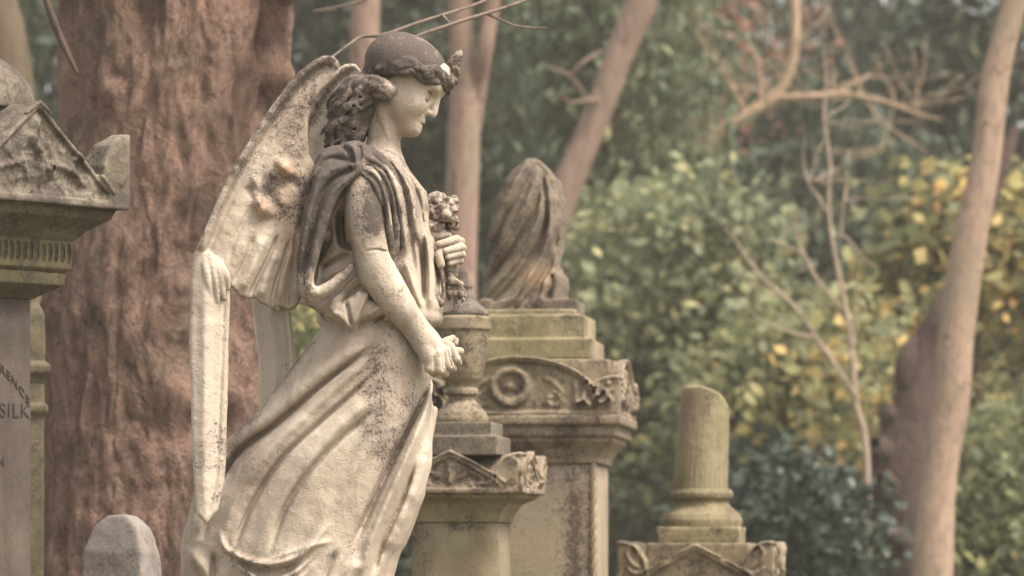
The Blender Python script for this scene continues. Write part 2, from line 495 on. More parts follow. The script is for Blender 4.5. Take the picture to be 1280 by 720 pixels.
# ------------------------------------------------------------------ hair with its ornament
def build_hair():
    s = Sculpt((396, -72, -196), (588, 74, -34), 1.15)
    ef = np.array([.863, 0, -.505]); eb = np.array([-.505, 0, -.863]); es = np.array([0, 1.0, 0])
    O = np.array([508, 0, -95.]); R = np.stack([ef, es, eb])
    def H(a, b, t=0.0): return O+ef*a+eb*b+es*t
    # smooth cap of hair over the crown
    s.ell(H(-3, -9.5, 0), (52, 46.5, 41.0), R)
    s.ell(H(-22, -6, 0), (36, 44, 36), R, 10)
    # keep the face and neck free
    def facecut(x, y, z):
        dx, dz = x-O[0], z-O[2]
        a = dx*ef[0]+dz*ef[2]; b = dx*eb[0]+dz*eb[2]
        line = np.interp(a, [-60, -30, -14, 0, 14, 30, 44, 60], [26, 22, 15, 1, -9, -17, -24, -28])
        return line-b+0*y
    s.f = smax(s.f, -facecut(*s.xyz()).astype(F32), 5)
    # the rolled fringe that frames the brow: wavy locks turning over one another
    for t in (-1, 1):
        for row in range(6):                                                  # waved strands swept back from the brow
            pts = []; rad = []
            for i in range(15):
                p = i/14
                a = 54-p*86; b = -27+p*18+row*3.1+3.3*math.sin(i*1.15+row*.38+.6)+max(0, p-.6)*14
                side = min(10+41*min(1, p*2.1)**.7, 49.5)+2.2*math.sin(i*1.15+row*.38+2.0)+(1.5 if row in (1, 2, 3) else -.5)
                side *= 1-max(0, p-.62)*.7
                pts.append(H(a, b, side*t)); rad.append(2.3+1.5*math.sin(i*1.15+row*.9)**2+(.5 if row == 5 else 0))
            s.tube(pts, rad, .7, n=4)
        # light end of the chignon at the ear
        s.tube([q3(452, 113, 40*t), q3(468, 110, 45*t), q3(482, 113, 44*t), q3(492, 117, 40*t)], [10, 11, 9.5, 5], 3)
        s.tube([q3(470, 121, 42*t), q3(482, 124, 42*t), q3(489, 119, 41*t)], [6, 5.5, 4], 1.5)
    s.ell(q3(450, 112, 0), (22, 48, 22), k=10)
    # locks falling behind the shoulder
    r = random.Random(5)
    for i in range(84):
        t = r.uniform(-1, 1)
        y0 = 48*t
        u0 = r.uniform(430, 468)-abs(t)*3; v0 = r.uniform(100, 144)
        L = r.uniform(24, 60)
        lean = r.uniform(-.66, -.2)
        pts = []; ph = r.uniform(0, 6); am = r.uniform(3.5, 6)
        for j in range(7):
            k = j/6
            pts.append(q3(u0+lean*L*k*.85+am*math.sin(ph+k*7), v0+L*k*.92, y0*(1-.12*k)+am*math.cos(ph+k*7)-(5*k if t < 0 else 0)))
        R0 = r.uniform(3.6, 5.6)
        s.tube(pts, [R0*.7, R0, R0*1.1, R0*1.05, R0, R0*.85, R0*.5], .8, n=3)
    s.ell(q3(437, 150, 0), (24, 43, 42), k=4)
    # drill holes between curls
    for i in range(26):
        c = q3(r.uniform(412, 462), r.uniform(112, 178), r.choice((-1, 1))*r.uniform(36, 56))
        s.ell(c, (3.6, 6, 2.4), None, 1.5, 'd')
    # grooves combed along the fringe
    rl = Relief(s)
    s.f -= rl.H[:, None, :]
    x, y, z = s.xyz()
    low = 1/(1+np.exp((z+84+.10*(x-500))/3.0))
    s.f += (low*2.6*fbm(x, y, z, 7.5, 3, 9.0)+.5*fbm(x, y, z, 20, 2, 3.0)).astype(F32)
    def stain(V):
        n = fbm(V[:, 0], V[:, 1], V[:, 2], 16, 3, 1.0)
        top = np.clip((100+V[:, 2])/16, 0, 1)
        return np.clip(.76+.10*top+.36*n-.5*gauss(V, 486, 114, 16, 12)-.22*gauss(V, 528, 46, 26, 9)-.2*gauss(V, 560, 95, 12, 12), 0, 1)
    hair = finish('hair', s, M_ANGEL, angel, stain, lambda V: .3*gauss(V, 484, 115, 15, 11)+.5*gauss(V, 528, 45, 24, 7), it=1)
    # ornament on the brow: a broken flame-shaped petal and a leaf under it
    o = Sculpt((546, -22, -116), (590, 22, -52), 0.9)
    for t in (-1, 0, 1):
        o.tube([q3(562, 84, 2*t), q3(568, 75, 5*t), q3(573, 69, 7*t), q3(575.5-abs(t)*2, 64.5+abs(t)*3, 5*t)], [5.0, 5.0, 4.0, 2.4], 1.5)
    o.tube([q3(561, 82, 0), q3(569, 82, 0), q3(576, 74, 0), q3(577, 67, -2)], [4.5, 4, 2.5, 1.5], 1)
    o.tube([q3(558, 90, 0), q3(565, 93, 0), q3(569, 100, 0), q3(567, 105, 0)], [6.5, 6, 4.6, 2.2], 2)
    o.tube([q3(560, 96, -7), q3(566, 99, -8), q3(571, 104, -6)], [4, 3.4, 1.6], 1.5)
    o.tube([q3(566, 86, -6), q3(572, 88, -5), q3(573, 98, -3)], [3.2, 3.2, 1.8], 1.5)
    o.ell(q3(570, 73, 0), (2, 9, 6), None, 1, 'd')
    o.rough(.8, 6, 2, 3.0)
    finish('hair_ornament', o, M_ANGEL, hair, lambda V: .48+.3*gauss(V, 566, 100, 9, 9), lambda V: .3*gauss(V, 570, 68, 9, 10), it=1)
build_hair()

# ------------------------------------------------------------------ dress: bodice and wind-blown skirt
DRESS = [  # v, back edge, front edge, half depth
    (186, 462, 496, 22), (196, 444, 502, 46), (206, 428, 508, 70), (216, 414, 514, 88), (228, 404, 524, 96), (240, 402, 534, 99), (262, 398, 539, 99),
    (300, 398, 543, 92), (340, 398, 548, 86), (375, 398, 553, 83), (388, 396, 553, 83), (402, 396, 547, 84), (411, 402, 540, 82), (420, 394, 540, 86),
    (440, 379, 541, 92), (480, 350, 541, 98), (516, 323, 540, 102), (557, 285, 538, 106), (580, 268, 536, 108), (620, 247, 526, 112),
    (660, 233, 512, 115), (690, 226, 499, 117), (720, 228, 492, 118), (760, 231, 492, 119), (830, 236, 496, 121), (900, 240, 500, 122), (960, 240, 502, 122)]

def skirt_folds(R):
    S = R.stroke
    # crests
    for w, h, pts in (
        (9, 7, [(470, 428), (430, 452), (388, 482), (340, 520), (284, 556), (256, 600), (240, 668)]),
        (6, 7, [(478, 440), (430, 482), (392, 518), (338, 570), (300, 624), (276, 690)]),
        (6, 6, [(474, 500), (440, 526), (408, 556), (376, 596), (346, 640), (322, 690)]),
        (7, 4, [(486, 540), (452, 580), (416, 630), (388, 690)]),
        (5, 10, [(543, 484), (531, 524), (512, 570), (490, 622), (466, 680), (452, 730)]),
        (7, 5, [(540, 540), (528, 600), (506, 650), (486, 700)])):
        S(uv(*pts), w, h, 2.0, w1=w*1.4)
    # valleys
    for w, h, pts in (
        (2.6, -13, [(470, 436), (424, 470), (386, 500), (341, 536), (300, 566), (272, 610), (258, 670)]),
        (5.5, -7, [(400, 496), (352, 534), (306, 570), (280, 610)]),
        (2.6, -12, [(474, 468), (430, 508), (400, 534), (356, 576), (318, 634), (296, 690)]),
        (2.6, -9, [(466, 520), (428, 552), (392, 590), (362, 636), (342, 690)]),
        (3.0, -15, [(539, 474), (521, 518), (496, 570), (472, 622), (446, 680)]),
        (2.4, -7, [(520, 580), (504, 626), (480, 680), (466, 722)]),
        (9, -4, [(456, 520), (440, 570), (410, 630)])):
        S(uv(*pts), w, h, 2.0, w1=w*1.5)
    # swags of cloth gathered at the hem
    for i in range(7):
        a = 286+i*9; b = 402-i*4
        z = 684+i*11
        S(uv((a-8, z-18), (a+6, z+6), ((a+b)/2-6, z+22), (b-16, z+8), (b+12, z-26)), 4.2, 8 if i % 2 == 0 else -7)
    S(uv((398, 676), (382, 700), (376, 722), (380, 748)), 6, 9)
    S(uv((424, 690), (412, 716), (404, 750)), 4, -7)
    S(uv((452, 700), (436, 728), (428, 770)), 6, 8)
    S(uv((240, 690), (262, 716), (270, 742)), 8, 9)
    S(uv((272, 690), (270, 716), (262, 745)), 4, -9)
    for i in range(11):
        u = 252+i*23
        S(uv((u, 745), (u+6*math.sin(i*2.1), 830), (u+4, 958)), 6, 9*(1 if i % 2 else -.8), taper=False)
    S(uv((330, 706), (372, 690), (420, 676)), 3, 4)

def build_dress():
    s = Sculpt((214, -142, -962), (562, 142, -182), 1.9)
    x, y, z = s.xyz()
    bk, fr, dh = lookup(-s.ax[2], DRESS)
    c = ((bk+fr)/2)[None, None, :]; a = ((fr-bk)/2)[None, None, :]; b = dh[None, None, :]
    xn = (x-c)/a
    # trailing cloth is thinner towards the back of the skirt
    thin = np.where(z < -430, np.clip((-z-430)/180, 0, 1), 0)*np.clip(-xn, 0, 1)
    be = b*(1-.42*thin)
    e = 2.5
    r = (np.abs(xn)**e+np.abs(y/be)**e)**(1/e)
    s.f = ((r-1)*np.minimum(a, be)).astype(F32)
    s.f = np.maximum(s.f, np.maximum(z+186, -z-956).astype(F32))
    # overfold (blouse) hanging over the girdle
    s.tube([q3(404, 388, -60), q3(430, 396, -84), q3(462, 392, -90), q3(500, 396, -82), q3(532, 398, -48), q3(543, 398, 0)], [9, 11, 12, 11, 11, 10], 6)
    s.tube([q3(404, 388, 60), q3(430, 396, 84), q3(462, 394, 90), q3(500, 396, 82), q3(532, 398, 48), q3(543, 398, 0)], [9, 11, 12, 11, 11, 10], 6)
    # girdle groove
    s.tube([q3(408, 411, -78), q3(440, 414, -92), q3(470, 413, -93), q3(505, 411, -82)], [2.5, 4, 4.4, 3], 2, mode='d')
    R = Relief(s); S = R.stroke
    # bodice: gathers fanning from the neck and the clasp
    for w, h, pts in (
        (4, 6, [(452, 198), (472, 226), (486, 262), (494, 320)]), (3, -6, [(458, 196), (482, 230), (494, 268), (500, 326)]),
        (4, 6, [(468, 194), (492, 228), (504, 270), (510, 330)]), (3, -5, [(478, 196), (503, 232), (513, 276), (518, 340)]),
        (4, 5, [(486, 198), (512, 240), (522, 290), (526, 350)]), (3, -5, [(494, 204), (521, 244), (530, 290), (532, 350)]),
        (4, 6, [(450, 218), (474, 240), (488, 280), (492, 330)]), (3, -5, [(450, 226), (478, 262), (486, 300)]),
        (5, 8, [(528, 284), (537, 320), (540, 360), (538, 394)]), (3, -8, [(522, 300), (529, 340), (531, 380)]),
        (3, -7, [(543, 322), (547, 350), (545, 380)]), (4, 6, [(508, 330), (520, 366), (530, 392)]), (3, -6, [(500, 340), (512, 370), (518, 396)]),
        (4, 5, [(520, 270), (512, 300), (505, 322)]), (2.6, -4, [(532, 260), (538, 284), (539, 304)]),
        # folds under the arm and of the overfold
        (3, -9, [(404, 338), (420, 330), (440, 322)]), (3.5, 6, [(402, 352), (424, 344), (448, 332)]), (3, -7, [(428, 308), (440, 312), (450, 316)]),
        (3, 6, [(414, 386), (432, 368), (450, 352)]), (2.6, 6, [(418, 396), (432, 402), (440, 416)]), (2.4, -8, [(436, 384), (440, 398), (443, 412)]), (3, 6, [(452, 366), (450, 386), (445, 412)]),
        (2.4, -7, [(426, 388), (442, 372), (458, 360)]), (2.6, 6, [(462, 402), (474, 392), (490, 386)]), (2.6, -6, [(466, 408), (482, 400), (494, 396)]), (2.4, -5, [(404, 392), (410, 402), (420, 408)])):
        S(uv(*pts), w, h)
    # dark opening in the drapery behind the arm
    S(uv((430, 268), (428, 290), (431, 312)), 5, -26, 4)
    S(uv((430, 312), (442, 316)), 3, -14, 3)
    R.poly(uv((412, 386), (446, 350), (472, 348), (464, 376), (454, 396), (447, 416), (440, 420), (434, 408), (420, 400)), 11, 3.0)
    skirt_folds(R)
    hh = R.H
    # loose cloth carries many small crumples
    R.noise(1.3, 34, 3, 5.0); R.noise(.7, 10, 3, 8.0)
    front = np.clip(.5-y/(.9*b), 0, 1)
    s.f -= (hh[:, None, :]*front).astype(F32)
    back = (np.roll(hh, 6, 0)[:, None, :]*np.clip(.5+y/(.9*b), 0, 1)).astype(F32)
    s.f -= back
    s.rough(.8, 16, 3, 6.0)
    def stain(V):
        u, v, d = V[:, 0], -V[:, 2], V[:, 1]
        n = fbm(u, d, V[:, 2], 26, 4, 3.0)
        st = .45*np.exp(-((u-512)/42)**2-((v-290)/95)**2)+.36*gauss(V, 486, 205, 45, 26)
        st += .50*np.exp(-((u-(480+(v-440)*-.06))/30)**2)*np.clip((v-420)/25, 0, 1)*np.clip((600-v)/60, 0, 1)
        st += .55*np.exp(-((u-(395-(v-425)*.80)+4)/15)**2)*np.clip((v-410)/20, 0, 1)*np.clip((575-v)/40, 0, 1)
        st += .3*np.exp(-((u-(516-(v-520)*.45))/12)**2)*np.clip((v-450)/40, 0, 1)*np.clip((720-v)/60, 0, 1)
        st += .3*gauss(V, 330, 700, 60, 26)+.2*gauss(V, 372, 585, 60, 24)
        st -= .35*gauss(V, 420, 345, 34, 38)
        return np.clip(st+.24*n-.12, -.5, 1)
    def pale(V):
        u, v = V[:, 0], -V[:, 2]
        return np.clip(.6*gauss(V, 420, 345, 26, 34)+.8*np.exp(-((u-528)/14)**2)*np.clip((v-430)/50, 0, 1)*np.clip((640-v)/40, 0, 1)+.6*gauss(V, 400, 540, 70, 40)+.45*gauss(V, 400, 690, 90, 40)+.3*gauss(V, 545, 350, 10, 40), 0, 1)
    finish('dress', s, M_ANGEL, angel, stain, pale, it=1)
build_dress()

# ------------------------------------------------------------------ mantle: shoulder cloth and the wide open sleeve
def build_mantle():
    s = Sculpt((366, -146, -392), (506, 130, -184), 1.35)
    out = uv((452, 190), (436, 188), (418, 190), (404, 200), (394, 222), (388, 250), (383, 285), (378, 325), (374, 358), (379, 377), (392, 384),
             (410, 379), (428, 366), (441, 352), (446, 340), (440, 330), (436, 300), (434, 270), (440, 246), (450, 228), (462, 214), (462, 198))
    inn = uv((444, 228), (431, 246), (421, 266), (412, 292), (404, 320), (396, 350), (392, 362), (398, 368), (410, 365), (426, 354), (438, 342), (450, 330), (452, 280), (452, 240))
    X, Z = s.ax[0][:, None], s.ax[2][None, :]
    d2 = poly_sd(X, Z, out).astype(F32)[:, None, :]
    di = poly_sd(X, Z, inn).astype(F32)[:, None, :]
    x, y, z = s.xyz()
    d0 = np.interp(-s.ax[2], [184, 200, 230, 280, 340, 390], [-74, -92, -106, -112, -112, -106]).astype(F32)[None, None, :]
    for side in (-1, 1):
        dd = np.abs(y-(d0 if side < 0 else -d0*.92))-11
        r = 10
        f = np.sqrt(np.maximum(d2+r, 0)**2+np.maximum(dd+r, 0)**2)+np.minimum(np.maximum(d2+r, dd+r), 0)-r
        cut = np.maximum(di+1, (y-(d0+30)) if side < 0 else ((-d0*.92-7)-y))
        f = smax(f, -cut.astype(F32), 4)
        s.f = np.minimum(s.f, f.astype(F32))
    # shoulders running over from arm to arm
    s.tube([q3(446, 206, -88), q3(444, 198, -50), q3(446, 194, -20)], [22, 17, 11], 8)
    s.tube([q3(446, 206, 84), q3(444, 198, 50), q3(446, 194, 20)], [20, 17, 11], 8)
    s.tube([q3(420, 214, -78), q3(416, 208, 0), q3(420, 214, 78)], [20, 22, 20], 10)
    s.tube([q3(404, 300, -84), q3(398, 320, 0), q3(404, 300, 80)], [14, 16, 14], 10)
    s.tube([q3(408, 250, -84), q3(400, 250, 0), q3(408, 250, 80)], [18, 20, 18], 12)
    # front band from the clasp, round the arm
    s.tube([q3(450, 215, -106), q3(468, 230, -110), q3(480, 252, -111), q3(487, 284, -108), q3(491, 316, -100), q3(490, 336, -92)], [8, 7.5, 6.5, 5.5, 4.5, 3.5], 6)
    s.tube([q3(456, 205, -92), q3(476, 222, -98), q3(490, 252, -98), q3(496, 286, -95), q3(497, 322, -90)], [10, 9, 7.5, 6, 4], 7)
    s.tube([q3(466, 198, -70), q3(486, 220, -82), q3(499, 252, -84), q3(503, 290, -84)], [9, 8.5, 7, 4], 7)
    # rolled hem of the sleeve
    s.tube([q3(446, 226, -113), q3(428, 244, -120), q3(415, 268, -124), q3(405, 298, -124), q3(397, 330, -123), q3(391, 356, -122), q3(396, 371, -121), q3(410, 369, -120), q3(426, 358, -118), q3(440, 345, -114)],
           [5, 5, 5, 5.5, 5.5, 6, 6.5, 6, 5.5, 4], 3)
    # clasp
    s.ell(q3(449, 219, -114), (7, 6, 7), k=3)
    R = Relief(s); S = R.stroke
    for w, h, pts in (
        (3.0, -9.0, [(446, 221), (418, 236), (402, 266), (392, 310), (384, 350)]), (4, 4.5, [(446, 214), (412, 226), (396, 256), (386, 300), (379, 345)]),
        (3, -5.2, [(444, 210), (414, 208), (398, 230), (389, 262)]), (3.6, 4.5, [(448, 226), (424, 248), (409, 276), (399, 312), (390, 350)]),
        (3, -5.2, [(447, 215), (440, 200), (430, 191)]), (3, 3.8, [(450, 214), (447, 200), (442, 190)]), (2.6, -4.5, [(452, 214), (454, 202), (452, 190)]),
        (3, -4.5, [(453, 220), (472, 234), (481, 256), (485, 290)]), (3, -4.5, [(455, 214), (478, 228), (490, 254), (493, 292)]), (2.6, -3.8, [(458, 208), (484, 224), (497, 252), (500, 284)])):
        S(uv(*pts), w, h)
    R.noise(.8, 10, 3, 2.0)
    s.f -= R.H[:, None, :]*np.clip(-y/50, -1, 1)**2
    s.rough(1.0, 8, 3, 4.0)
    def stain(V):
        u, v = V[:, 0], -V[:, 2]
        n = fbm(u, V[:, 1], V[:, 2], 22, 4, 2.0)
        return np.clip(.90-.66*np.clip((v-300)/70, 0, 1)+.36*n-.15*np.clip((u-470)/40, 0, 1), 0, 1)
    finish('mantle', s, M_ANGEL, angel, stain, lambda V: .55*np.clip((-V[:, 2]-345)/25, 0, 1), it=1)
build_mantle()

# ------------------------------------------------------------------ wings
WING = uv((419, 76), (407, 76), (394, 82), (376, 97), (357, 120), (338, 148), (320, 177), (302, 208), (285, 241), (271, 274), (259, 303), (250, 323), (256, 336), (276, 350), (296, 366),
          (303, 375), (313, 378), (322, 377), (331, 384), (343, 389), (352, 386), (363, 391), (372, 389), (378, 376), (384, 330), (389, 280), (390, 230), (388, 200), (387, 175), (387, 155), (391, 138), (400, 123), (413, 110), (425, 97), (426, 84))
PRIMARY = uv((250, 321), (262, 320), (278, 330), (291, 346), (293, 380), (291, 430), (290, 490), (288, 560), (286, 605), (278, 640), (264, 656), (252, 644), (247, 575), (245, 500), (243, 420), (245, 345))

def build_wing(side, shift, d_of_u, stain_amt, name_label):
    s = Sculpt((236, -118, -664), (432, -14, -66), 1.35)
    X, Z = s.ax[0][:, None], s.ax[2][None, :]
    x, y, z = s.xyz()
    d0 = np.interp(s.ax[0], [240, 262, 300, 350, 390, 430], [-92, -94, -84, -64, -48, -46]).astype(F32)[:, None, None]+0*z
    dw = poly_sd(X, Z, WING).astype(F32)
    th = np.interp(s.ax[2], [-400, -330, -200, -80], [7, 8, 8, 11]).astype(F32)[None, :]
    # concave blade with a thick rolled leading edge
    edge = spline(uv((425, 84), (412, 79), (396, 85), (376, 102), (352, 134), (326, 172), (304, 210), (286, 246), (272, 278), (258, 312)), 8)
    R = Relief(s); S = R.stroke
    S([tuple(p) for p in edge], 7.5, 8.5, 4, taper=False, n=1)
    inner = edge+np.array([9.5, -5.5])
    S([tuple(p) for p in inner[2:]], 4.5, -4.5, 2, taper=False, n=1)
    for w, h, pts in (
        (2.0, -9, [(316, 377), (326, 354), (340, 326), (350, 300)]), (2.0, -9, [(343, 388), (348, 360), (358, 330), (364, 306)]), (2.0, -8, [(362, 389), (364, 362), (370, 330), (372, 300)]),
        (6, 8, [(306, 370), (322, 338), (336, 300)]), (6, 8, [(330, 378), (338, 350), (350, 318)]), (5, 8, [(353, 382), (358, 350), (366, 318)]), (4, 5, [(371, 378), (376, 340), (380, 300)]),
        (9, 5, [(300, 340), (320, 290), (350, 230), (384, 160)]), (12, -4, [(312, 300), (336, 246), (366, 180), (398, 122)]),
        (3, -4, [(296, 362), (312, 330), (322, 300)]), (3, -3, [(290, 330), (306, 290), (330, 244)]), (3, 3, [(370, 300), (378, 250), (382, 210)])):
        S(uv(*pts), w, h)
    # broken stumps of little feathers and lumps
    for u, v, w, h in ((330, 266, 8, 12), (326, 254, 6, 8), (337, 244, 6, -6), (363, 218, 8, 10), (354, 213, 6, 6), (346, 236, 7, -5), (326, 236, 5, 6), (318, 248, 5, -5), (341, 268, 6, 5), (352, 252, 9, 5), (370, 232, 6, -4)):
        S(uv((u-2, v-3), (u+2, v+4)), w, h, 2, taper=False)
    R.noise(1.7, 34, 4, 1.0, WING); R.noise(.8, 7, 3, 2.0)
    H = R.H
    r = 5
    def slab(d, dd):
        return np.sqrt(np.maximum(d+r, 0)**2+np.maximum(dd+r, 0)**2)+np.minimum(np.maximum(d+r, dd+r), 0)-r
    near = (y < d0)
    dd = np.abs(y-d0)-(th[:, None, :] if th.ndim == 2 and th.shape[0] != 1 else th[None, :, :])
    dd = dd-np.where(near, H[:, None, :], .8*H[:, None, :])*np.clip(np.abs(y-d0)/4, 0, 1)
    s.f = slab(dw[:, None, :], dd).astype(F32)
    # long outermost feather hanging straight down
    R2 = Relief(s); S2 = R2.stroke
    S2(uv((286, 340), (285, 420), (281, 500), (277, 590), (268, 640)), 2.4, -2.2, taper=False)
    S2(uv((266, 350), (264, 450), (263, 560), (262, 640)), 9, 4)
    R2.noise(.8, 14, 3, 6.0)
    dp = poly_sd(X, Z, PRIMARY).astype(F32)
    dd = np.abs(y-(d0-2))-7-R2.H[:, None, :]*np.clip(np.abs(y-d0)/4, 0, 1)
    s.f = np.minimum(s.f, slab(dp[:, None, :], dd).astype(F32))
    # the small covert feathers lying over its top, like fingers
    for a, b, c, rr in (((262, 328), (266, 352), (270, 379), 6.0), ((268, 326), (275, 352), (278, 382), 5.6), ((274, 330), (282, 352), (285.5, 378), 5.2), ((279, 334), (288, 350), (291, 367), 4.6)):
        for sg in (-1, 1):
            dq = -99.5 if sg < 0 else -79
            s.tube([q3(*a, dq+2*-sg), q3(*b, dq+2*sg), q3(*c, dq+1*-sg)], [rr*.9, rr, rr*.6], 1.2)
    # attach to the back
    s.tube([q3(384, 210, -46), q3(400, 240, -30), q3(404, 262, -18)], [10, 14, 16], 8)
    s.rough(.9, 12, 3, 7.0)
    V, Q = s.nets()
    V = relax(V, Q, 1)
    n = fbm(V[:, 0], V[:, 1], V[:, 2], 28, 4, 6.0)
    ed = np.min(np.hypot(V[:, None, 0][::1]-edge[None, ::3, 0], V[:, None, 2]-edge[None, ::3, 1]), 1)
    stain = stain_amt*(.42*np.exp(-(ed/9)**2)+.4*gauss(V, 340, 240, 22, 30)+.55*np.exp(-((V[:, 0]-383)/8)**2)*np.clip((-V[:, 2]-210)/50, 0, 1)+.22*gauss(V, 375, 130, 40, 50)+.42*n+.08-.45*gauss(V, 268, 380, 30, 90)-.25*gauss(V, 330, 340, 40, 40))
    pale = np.clip(.8*gauss(V, 272, 360, 22, 40)+.7*np.clip((-V[:, 2]-385)/20, 0, 1)+.55*gauss(V, 345, 340, 40, 50)+.5*gauss(V, 416, 84, 14, 12)+.2*gauss(V, 320, 230, 40, 60), 0, 1)
    warm = np.clip(.8*gauss(V, 362, 219, 10, 9)+.7*gauss(V, 331, 268, 8, 12)+.45*gauss(V, 352, 248, 14, 26)+.7*gauss(V, 378, 330, 7, 30)+.3*gauss(V, 366, 300, 14, 40), 0, 1)
    if side > 0:
        pale = np.clip(pale+.55, 0, 1)  # far wing coloured paler to make up for the shade it stands in
        k = np.clip((-V[:, 2]-80)/300, 0, 1.2)
        V[:, 0] = V[:, 0]*1.0+shift[0]+(shift[1]-shift[0])*k
        V[:, 1] = -V[:, 1]
        Q = Q[:, ::-1]
    o = mesh_np('wing', to_local(V), Q, M_ANGEL, angel, attrs={'stain': ('POINT', stain), 'pale': ('POINT', pale), 'warm': ('POINT', warm)})
    o['label'] = name_label
build_wing(-1, None, None, 1.0, 'near wing with a long straight outer feather and patches of orange lichen')
build_wing(1, (24, 66), None, .55, 'far wing, mostly hidden behind the hair and the near wing')

# ------------------------------------------------------------------ flowers held to the chest
def build_flowers():
    s = Sculpt((528, -52, -392), (592, 46, -232), 1.0)
    r = random.Random(11)
    def rose(c, R):
        s.ell(c, (R*.8, R*.8, R*.75), k=2)
        for i in range(9):
            a = i*2.4; el = -.6+1.5*(i/8)
            p = np.array(c)+R*.72*np.array([math.cos(a)*math.cos(el), math.sin(a)*math.cos(el), math.sin(el)])
            s.ell(p, (R*.46, R*.42, R*.40), k=1.2)
        for i in range(7):
            a = i*.9; p = np.array(c)+R*1.02*np.array([math.cos(a)*.8, -.55+.25*math.sin(i*1.7), math.sin(a)*.8])
            s.ell(p, (R*.2, R*.2, R*.12), None, 1.5, 'd')
    rose(q3(557, 268, -16), 15); rose(q3(547, 251, -8), 11.5); rose(q3(562, 254, 6), 11.5); rose(q3(546, 272, -14), 11); rose(q3(547, 286, -12), 10); rose(q3(563, 280, 2), 11); rose(q3(539, 264, -12), 11); rose(q3(539, 284, -20), 9)
    for p in ([(536, 252), (541, 247), (548, 246), (554, 250)], [(534, 292), (545, 296), (556, 294), (563, 296)]):
        s.tube([q3(a, b, -18+i*3) for i, (a, b) in enumerate(p)], [3.5, 5, 4.5, 2.5], 1.5)
    # stems gathered in the hand
    for i in range(7):
        u = 550+i*3.0
        s.tube([q3(554+i, 290, -6+i*2), q3(558+i*1.2, 315, -6+i*2.5), q3(560+i*1.5, 345, -8+i*3)], [4, 4.4, 3.6], 1.5)
    # leaves and buds hanging below the hand
    for i in range(16):
        a = r.uniform(560, 576); b = r.uniform(346, 374); d = r.uniform(-20, 18)
        s.ell(q3(a, b, d), (r.uniform(3.5, 6), r.uniform(4, 6), r.uniform(4, 7)), k=1.2)
    for p in ([(566, 350), (572, 356), (577, 364), (582, 372)], [(568, 362), (572, 372), (571, 384), (566, 392)], [(562, 344), (566, 352), (569, 358), (566, 366)]):
        s.tube([q3(a, b, -16) for a, b in p], [3, 4.5, 4, 1.5], 1.5)
    # the strip of stole that hangs from the hand
    s.tube([q3(551, 334, -30), q3(554, 352, -31), q3(554.5, 370, -30), q3(552, 383, -28)], [2.4, 2.4, 2.4, 2.8], 1)
    s.tube([q3(544, 372, -34), q3(549, 379, -33), q3(553, 381, -29)], [3.5, 4, 3], 1.5)
    s.rough(1.1, 6, 3, 5.0)
    def stain(V):
        n = fbm(V[:, 0], V[:, 1], V[:, 2], 9, 3, 3.0)
        return np.clip(.42+.35*n-.3*np.clip((-V[:, 2]-286)/10, 0, 1)*np.clip((345+V[:, 2])/10, 0, 1), 0, 1)
    finish('bouquet', s, M_ANGEL, angel, stain, None, it=1)
build_flowers()

# ------------------------------------------------------------------ pedestal under the hem
def build_pedestal():
    bm = bmesh.new()
    zt = EYE+(720-950)*SC
    cx = (372-420)*SC
    def bx(z0, z1, hx, hy, cut=.012):
        g = bmesh.ops.create_cube(bm, size=1)
        bmesh.ops.scale(bm, vec=(2*hx, 2*hy, z1-z0), verts=g['verts'])
        bmesh.ops.translate(bm, vec=(cx, 0, (z0+z1)/2), verts=g['verts'])
    bx(zt-.16, zt, .34, .32); bx(zt-.24, zt-.158, .38, .36); bx(.22, zt-.238, .31, .29); bx(.10, .222, .36, .34); bx(-.05, .102, .44, .42)
    bmesh.ops.bevel(bm, geom=bm.edges[:], offset=.01, segments=2, affect='EDGES')
    me = bpy.data.meshes.new('pedestal'); bm.to_mesh(me); bm.free(); me.materials.append(M_ANGEL)
    link(bpy.data.objects.new('pedestal', me), angel)
build_pedestal()
# ================================================================== gravestones and monuments
M_STONE = stone_mat('sandstone', (.27, .215, .150), (.205, .165, .115), (.040, .031, .024), (.165, .145, .065), .8, 1.0, .7, .6, .045)
M_GREEN = stone_mat('mossy_sandstone', (.28, .235, .150), (.195, .162, .10), (.042, .034, .023), (.135, .125, .045), .8, 1.0, .8, .6, .04)
M_PINK = stone_mat('reddish_granite', (.080, .061, .050), (.056, .044, .037), (.034, .027, .023), (.165, .135, .095), 1.1, 1.0, .4, .5, .04)
M_DARK = stone_mat('sooty_sandstone', (.165, .140, .108), (.12, .10, .078), (.040, .033, .027), (.115, .10, .055), .9, 1.0, .5, .65, .07)
M_GREY = stone_mat('grey_stone', (.185, .165, .150), (.14, .122, .11), (.08, .068, .06), (.16, .14, .12), .7, .8, .3, .45, .02)
M_DRAPE = stone_mat('brown_weathered_stone', (.175, .145, .108), (.13, .106, .078), (.045, .036, .03), (.20, .165, .07), .8, 1.0, .8, .6, .03)
M_OLIVE = stone_mat('dark_olive_stone', (.135, .112, .068), (.10, .083, .052), (.036, .03, .022), (.095, .088, .035), .8, 1.0, .6, .6, .05)

